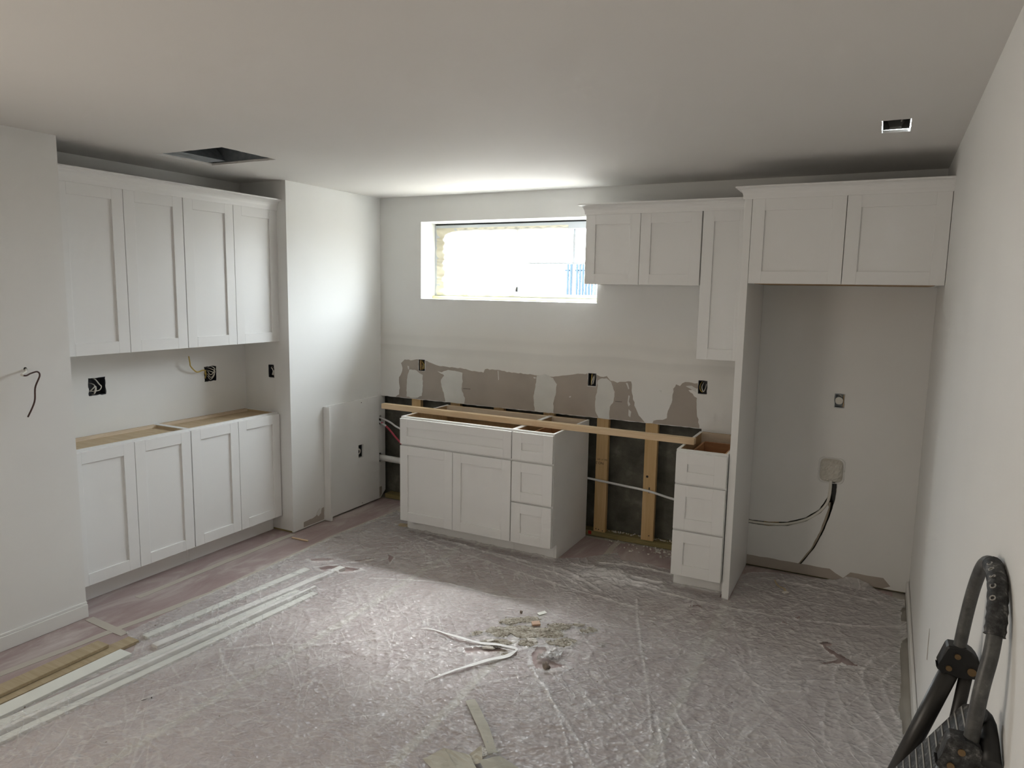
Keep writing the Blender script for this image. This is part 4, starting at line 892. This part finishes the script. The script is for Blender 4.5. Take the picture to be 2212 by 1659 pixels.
ribbon('masking_paper_strip', [(2.205, -2.243), (2.29, -2.32), (2.36, -2.39), (2.465, -2.505)], [.042, .046, .044, .038], PAPERTAPE, 'flat tan strip of masking paper on the plastic near the bottom of the picture', 'paper strip', .009, True)
# crumpled tan paper
R = random.Random(2)
cp = [((2.245, -2.66), (2.30, -2.595), (2.39, -2.65), (2.35, -2.71)), ((2.30, -2.595), (2.40, -2.57), (2.46, -2.62), (2.37, -2.66)), ((2.385, -2.575), (2.425, -2.525), (2.465, -2.585), (2.43, -2.60)), ((2.455, -2.595), (2.50, -2.515), (2.61, -2.535), (2.55, -2.65))]
V = []; F = []; hz_ = [(.006, .030, .012, .006), (.028, .018, .012, .010), (.008, .040, .020, .008), (.030, .016, .006, .006)]
bm = bmesh.new()
for q, hh in zip(cp, hz_):
    vs = [bm.verts.new((a, b, h_)) for (a, b), h_ in zip(q, hh)]; bm.faces.new(vs)
bmesh.ops.subdivide_edges(bm, edges=bm.edges[:], cuts=4, use_grid_fill=True)
for v in bm.verts: v.co.z += R.uniform(0, .004)
o = bm_obj('crumpled_paper', bm, PAPERTAPE); s = o.modifiers.new('thick', 'SOLIDIFY'); s.thickness = .001
tag(o, 'crumpled tan masking paper at the bottom edge of the picture', 'paper')
def chip(name, c, size, rz, m, label, cat, z=.008, tilt=.1):
    o = boxes(name, [(-size[0]/2, size[0]/2, -size[1]/2, size[1]/2, 0, size[2])], m, None, min(size)*.12); o.location = (*c, z); o.rotation_euler = (tilt, -tilt*.5, rz); return tag(o, label, cat)
chip('wood_chip', (2.155, -1.468), (.045, .035, .010), .6, CHIP, 'small brown wood chip lying in the dirt pile', 'wood chip', .012)
chip('paper_scrap', (2.125, -1.325), (.05, .025, .001), 1.0, PRIMED, 'small white paper scrap behind the dirt pile', 'paper', .009)
chip('plaster_chip', (2.035, -1.755), (.036, .016, .006), .9, PLASTER, 'white plaster chip inside the fold of the white strip', 'plaster', .016)
chip('wood_stick', (.142, -1.116), (.145, .012, .008), .04, MAPLE, 'short pale wood stick on the floor beside the alcove corner', 'stick', .001, 0)
chip('wood_block', (.615, -.515), (.10, .035, .018), .15, BROWNB, 'small wood shim on the floor at the left foot of the sink base', 'wood block', .001, 0)
chip('folded_scrap', (3.285, -.365), (.035, .02, .006), .8, PLASTER, 'bent pale scrap on the plastic in the fridge space', 'scrap', .010, .1)
ribbon('torn_strip', [(3.20, -.20), (3.225, -.27), (3.27, -.32), (3.285, -.36)], [.004, .014, .016, .018], BROWNB, 'torn brown strip on the plastic in the fridge space', 'scrap', .012, True)
bm = bmesh.new(); lump(bm, (2.385, -1.835, .015), .028, random.Random(4), .55, 2); tag(bm_obj('stone', bm, STONE, None, True), 'brown stone sitting in the tear of the plastic sheet', 'stone')
bm = bmesh.new(); lump(bm, (2.02, -1.375, .010), .010, random.Random(6), .8, 2); tag(bm_obj('pebble', bm, STONE, None, True), 'small dark pebble behind the dirt pile', 'stone')
scr = root('screw', (.985, -2.905, .006), 0, 'loose screw lying on the plastic near the covered boards', 'screw')
tube('shank', [(-.012, -.018, 0), (.008, .016, 0)], [.0008]+[.0018]*6, INK, scr, 6, 6); tube('head', [(.008, .016, 0), (.0098, .019, 0)], .0042, INK, scr, 8, 1)
# dropped puddle of crumpled film flap in the tear
R = random.Random(8); bm = bmesh.new(); N = 12; g = []
for i in range(N):
    g.append([bm.verts.new((2.315+.09*i/(N-1)+R.uniform(-.006, .006), -1.70-.10*j/(N-1)+.05*i/(N-1)+R.uniform(-.006, .006), .010+R.uniform(0, .022))) for j in range(N)])
for i in range(N-1):
    for j in range(N-1):
        if i+j > 3: bm.faces.new((g[i][j], g[i+1][j], g[i+1][j+1], g[i][j+1]))
for v in [v for v in bm.verts if not v.link_faces]: bm.verts.remove(v)
tag(bm_obj('film_flap', bm, film('film_flap_material', .6, .9, (.74, .73, .72)), None, True), 'crumpled flap of film folded back at the tear beside the stone', 'plastic film')

# ================================================================== STEP STOOL
ss = root('step_stool', (3.72, -3.15, 0), 0, 'folded black and grey step ladder leaning on the right wall', 'step ladder')
def L_(p): return (p[0]-3.72, p[1]+3.15, p[2])
Fb = Vector((3.868, -2.985, 1.005)); Nb = Vector((3.848, -3.325, .985))       # bracket centres far / near
hoopP = [(3.866, -2.990, 1.02), (3.873, -2.990, 1.10), (3.880, -2.998, 1.17), (3.886, -3.028, 1.228), (3.889, -3.085, 1.262), (3.890, -3.150, 1.270), (3.888, -3.215, 1.262), (3.884, -3.268, 1.228), (3.877, -3.300, 1.17), (3.866, -3.315, 1.10), (3.858, -3.322, 1.0)]
tube('hoop_handle', [L_(p) for p in hoopP], .0125, TUBEG, ss, 16, 8)
gp = [(3.8895, -3.125, 1.270), (3.890, -3.150, 1.270), (3.888, -3.215, 1.262), (3.884, -3.268, 1.228), (3.8805, -3.288, 1.195)]
P = cr([L_(p) for p in gp], 8)
grip = bmesh.new(); tube_into(grip, P, [.0165*(1+.05*math.sin(i*2.0)) for i in range(len(P))], 16); grip_o = bm_obj('hand_grip', grip, DUSTYB, ss)
# embossed letters climbing the grip
for i, ch in enumerate('COSCO'):
    f = .30+.09*i; idx = f*(len(P)-1); k = int(idx); p = P[k].lerp(P[min(k+1, len(P)-1)], idx-k); t = (P[min(k+2, len(P)-1)]-P[max(k-1, 0)]).normalized()
    nrm = (Vector(cam.location)-(Vector((3.72, -3.15, 0))+p)); nrm = Vector((-.55, -.35, .75)); nrm = (nrm-t*nrm.dot(t)).normalized(); sd = (-t)
    xx = sd; yy = nrm.cross(xx); m4 = Matrix((xx, yy, nrm)).transposed().to_4x4(); m4.translation = p+nrm*.0165-yy*.005
    text('embossed_letter', ch, .015, new_mat('dust_letter_%d' % i, (.30, .29, .27), .8) if i == 0 else bpy.data.materials['dust_letter_0'], grip_o, m4, .0008, .0004)
ddir = Vector((-.288, 0.05, -1)).normalized(); ddn = Vector((-.288, -.05, -1)).normalized()
def rail(name, p, d, L, rx, m):
    q = p+d*L; o = tube(name, [L_(p), L_(p+d*(L*.5)), L_(q)], rx, m, ss, 16, 2); return q
q1 = rail('front_rail', Fb+Vector((-.010, 0, -.02)), ddir, 1.005, .019, TUBEB); q2 = rail('front_rail', Nb+Vector((-.012, 0, -.02)), ddn, .985, .019, TUBEG)
q3 = rail('rear_leg', Fb+Vector((.018, 0, -.02)), Vector((-.085, .02, -1)).normalized(), .96, .013, TUBEB); q4 = rail('rear_leg', Nb+Vector((.020, 0, -.02)), Vector((-.085, -.02, -1)).normalized(), .94, .013, TUBEB)
for q in (q1, q2, q3, q4): boxes('foot_cap', [(-.022, .022, -.022, .022, -q.z+.0045, .04-q.z)], BLACKP, ss, .004, L_(q))
def bracket(c, name='hinge_bracket'):
    pts = [(-.041, -.022), (-.037, -.029), (-.026, .026), (-.022, .031), (.0, .032), (.012, .030), (.023, .024), (.031, .015), (.037, .004), (.040, -.008), (.041, -.020), (.039, -.028), (.033, -.033), (.018, -.035), (.0, -.035), (-.024, -.033)]
    o = prism(name, pts, lambda u, v, t: (u, t, v), -.020, .020, DUSTYB if c.y < -3.1 else BLACKP, ss, .004, L_(c))
    for (u, v, r_) in ((-.004, .012, .006), (-.018, -.018, .006), (.024, -.016, .0085)):
        bm = bmesh.new(); tube_into(bm, [(u, -.020, v), (u, -.0235, v)], r_, 12); bm_obj('rivet', bm, RIVET, o)
bracket(Fb); bracket(Nb)
# folded treads between the front rails, hanging parallel to the rails
tz = [(.935, .27), (.66, .25), (.39, .25)]
for i, (zt, ln) in enumerate(tz):
    top = (3.887-(.935-zt)*.288, zt)
    def mp(u, v, t): return (top[0]-3.72-v*.519-t*.855, u-.01, top[1]-v*.855+t*.519)
    bm = bmesh.new()
    prism_into(bm, [(-.128, .012), (-.112, 0), (.122, 0), (.138, .012), (.138, ln), (-.128, ln)], lambda u, v, t: mp(u, v, t), -.020, 0, .003)
    tr_ = bm_obj('tread', bm, DUSTYB, ss)
    for k in range(12):
        bm = bmesh.new(); vv = .018+k*.0205
        prism_into(bm, [(-.118, vv-.0018), (.128, vv-.0018), (.128, vv+.0018), (-.118, vv+.0018)], lambda u, v, t: mp(u, v, t), 0, .0022)
        bm_obj('grip_rib', bm, new_mat('rib_dust', (.26, .255, .24), .8) if k == 0 and i == 0 else bpy.data.materials['rib_dust'], tr_)
tube('cross_bar', [L_(q3+Vector((.0, 0, .25))), L_(q4+Vector((0, 0, .25)))], .009, TUBEB, ss, 10, 1)
tube('hinge_knob', [L_((3.872, -3.29, 1.045)), L_((3.884, -3.29, 1.03)), L_((3.888, -3.35, .99))], .015, BLACKP, ss, 12, 3)
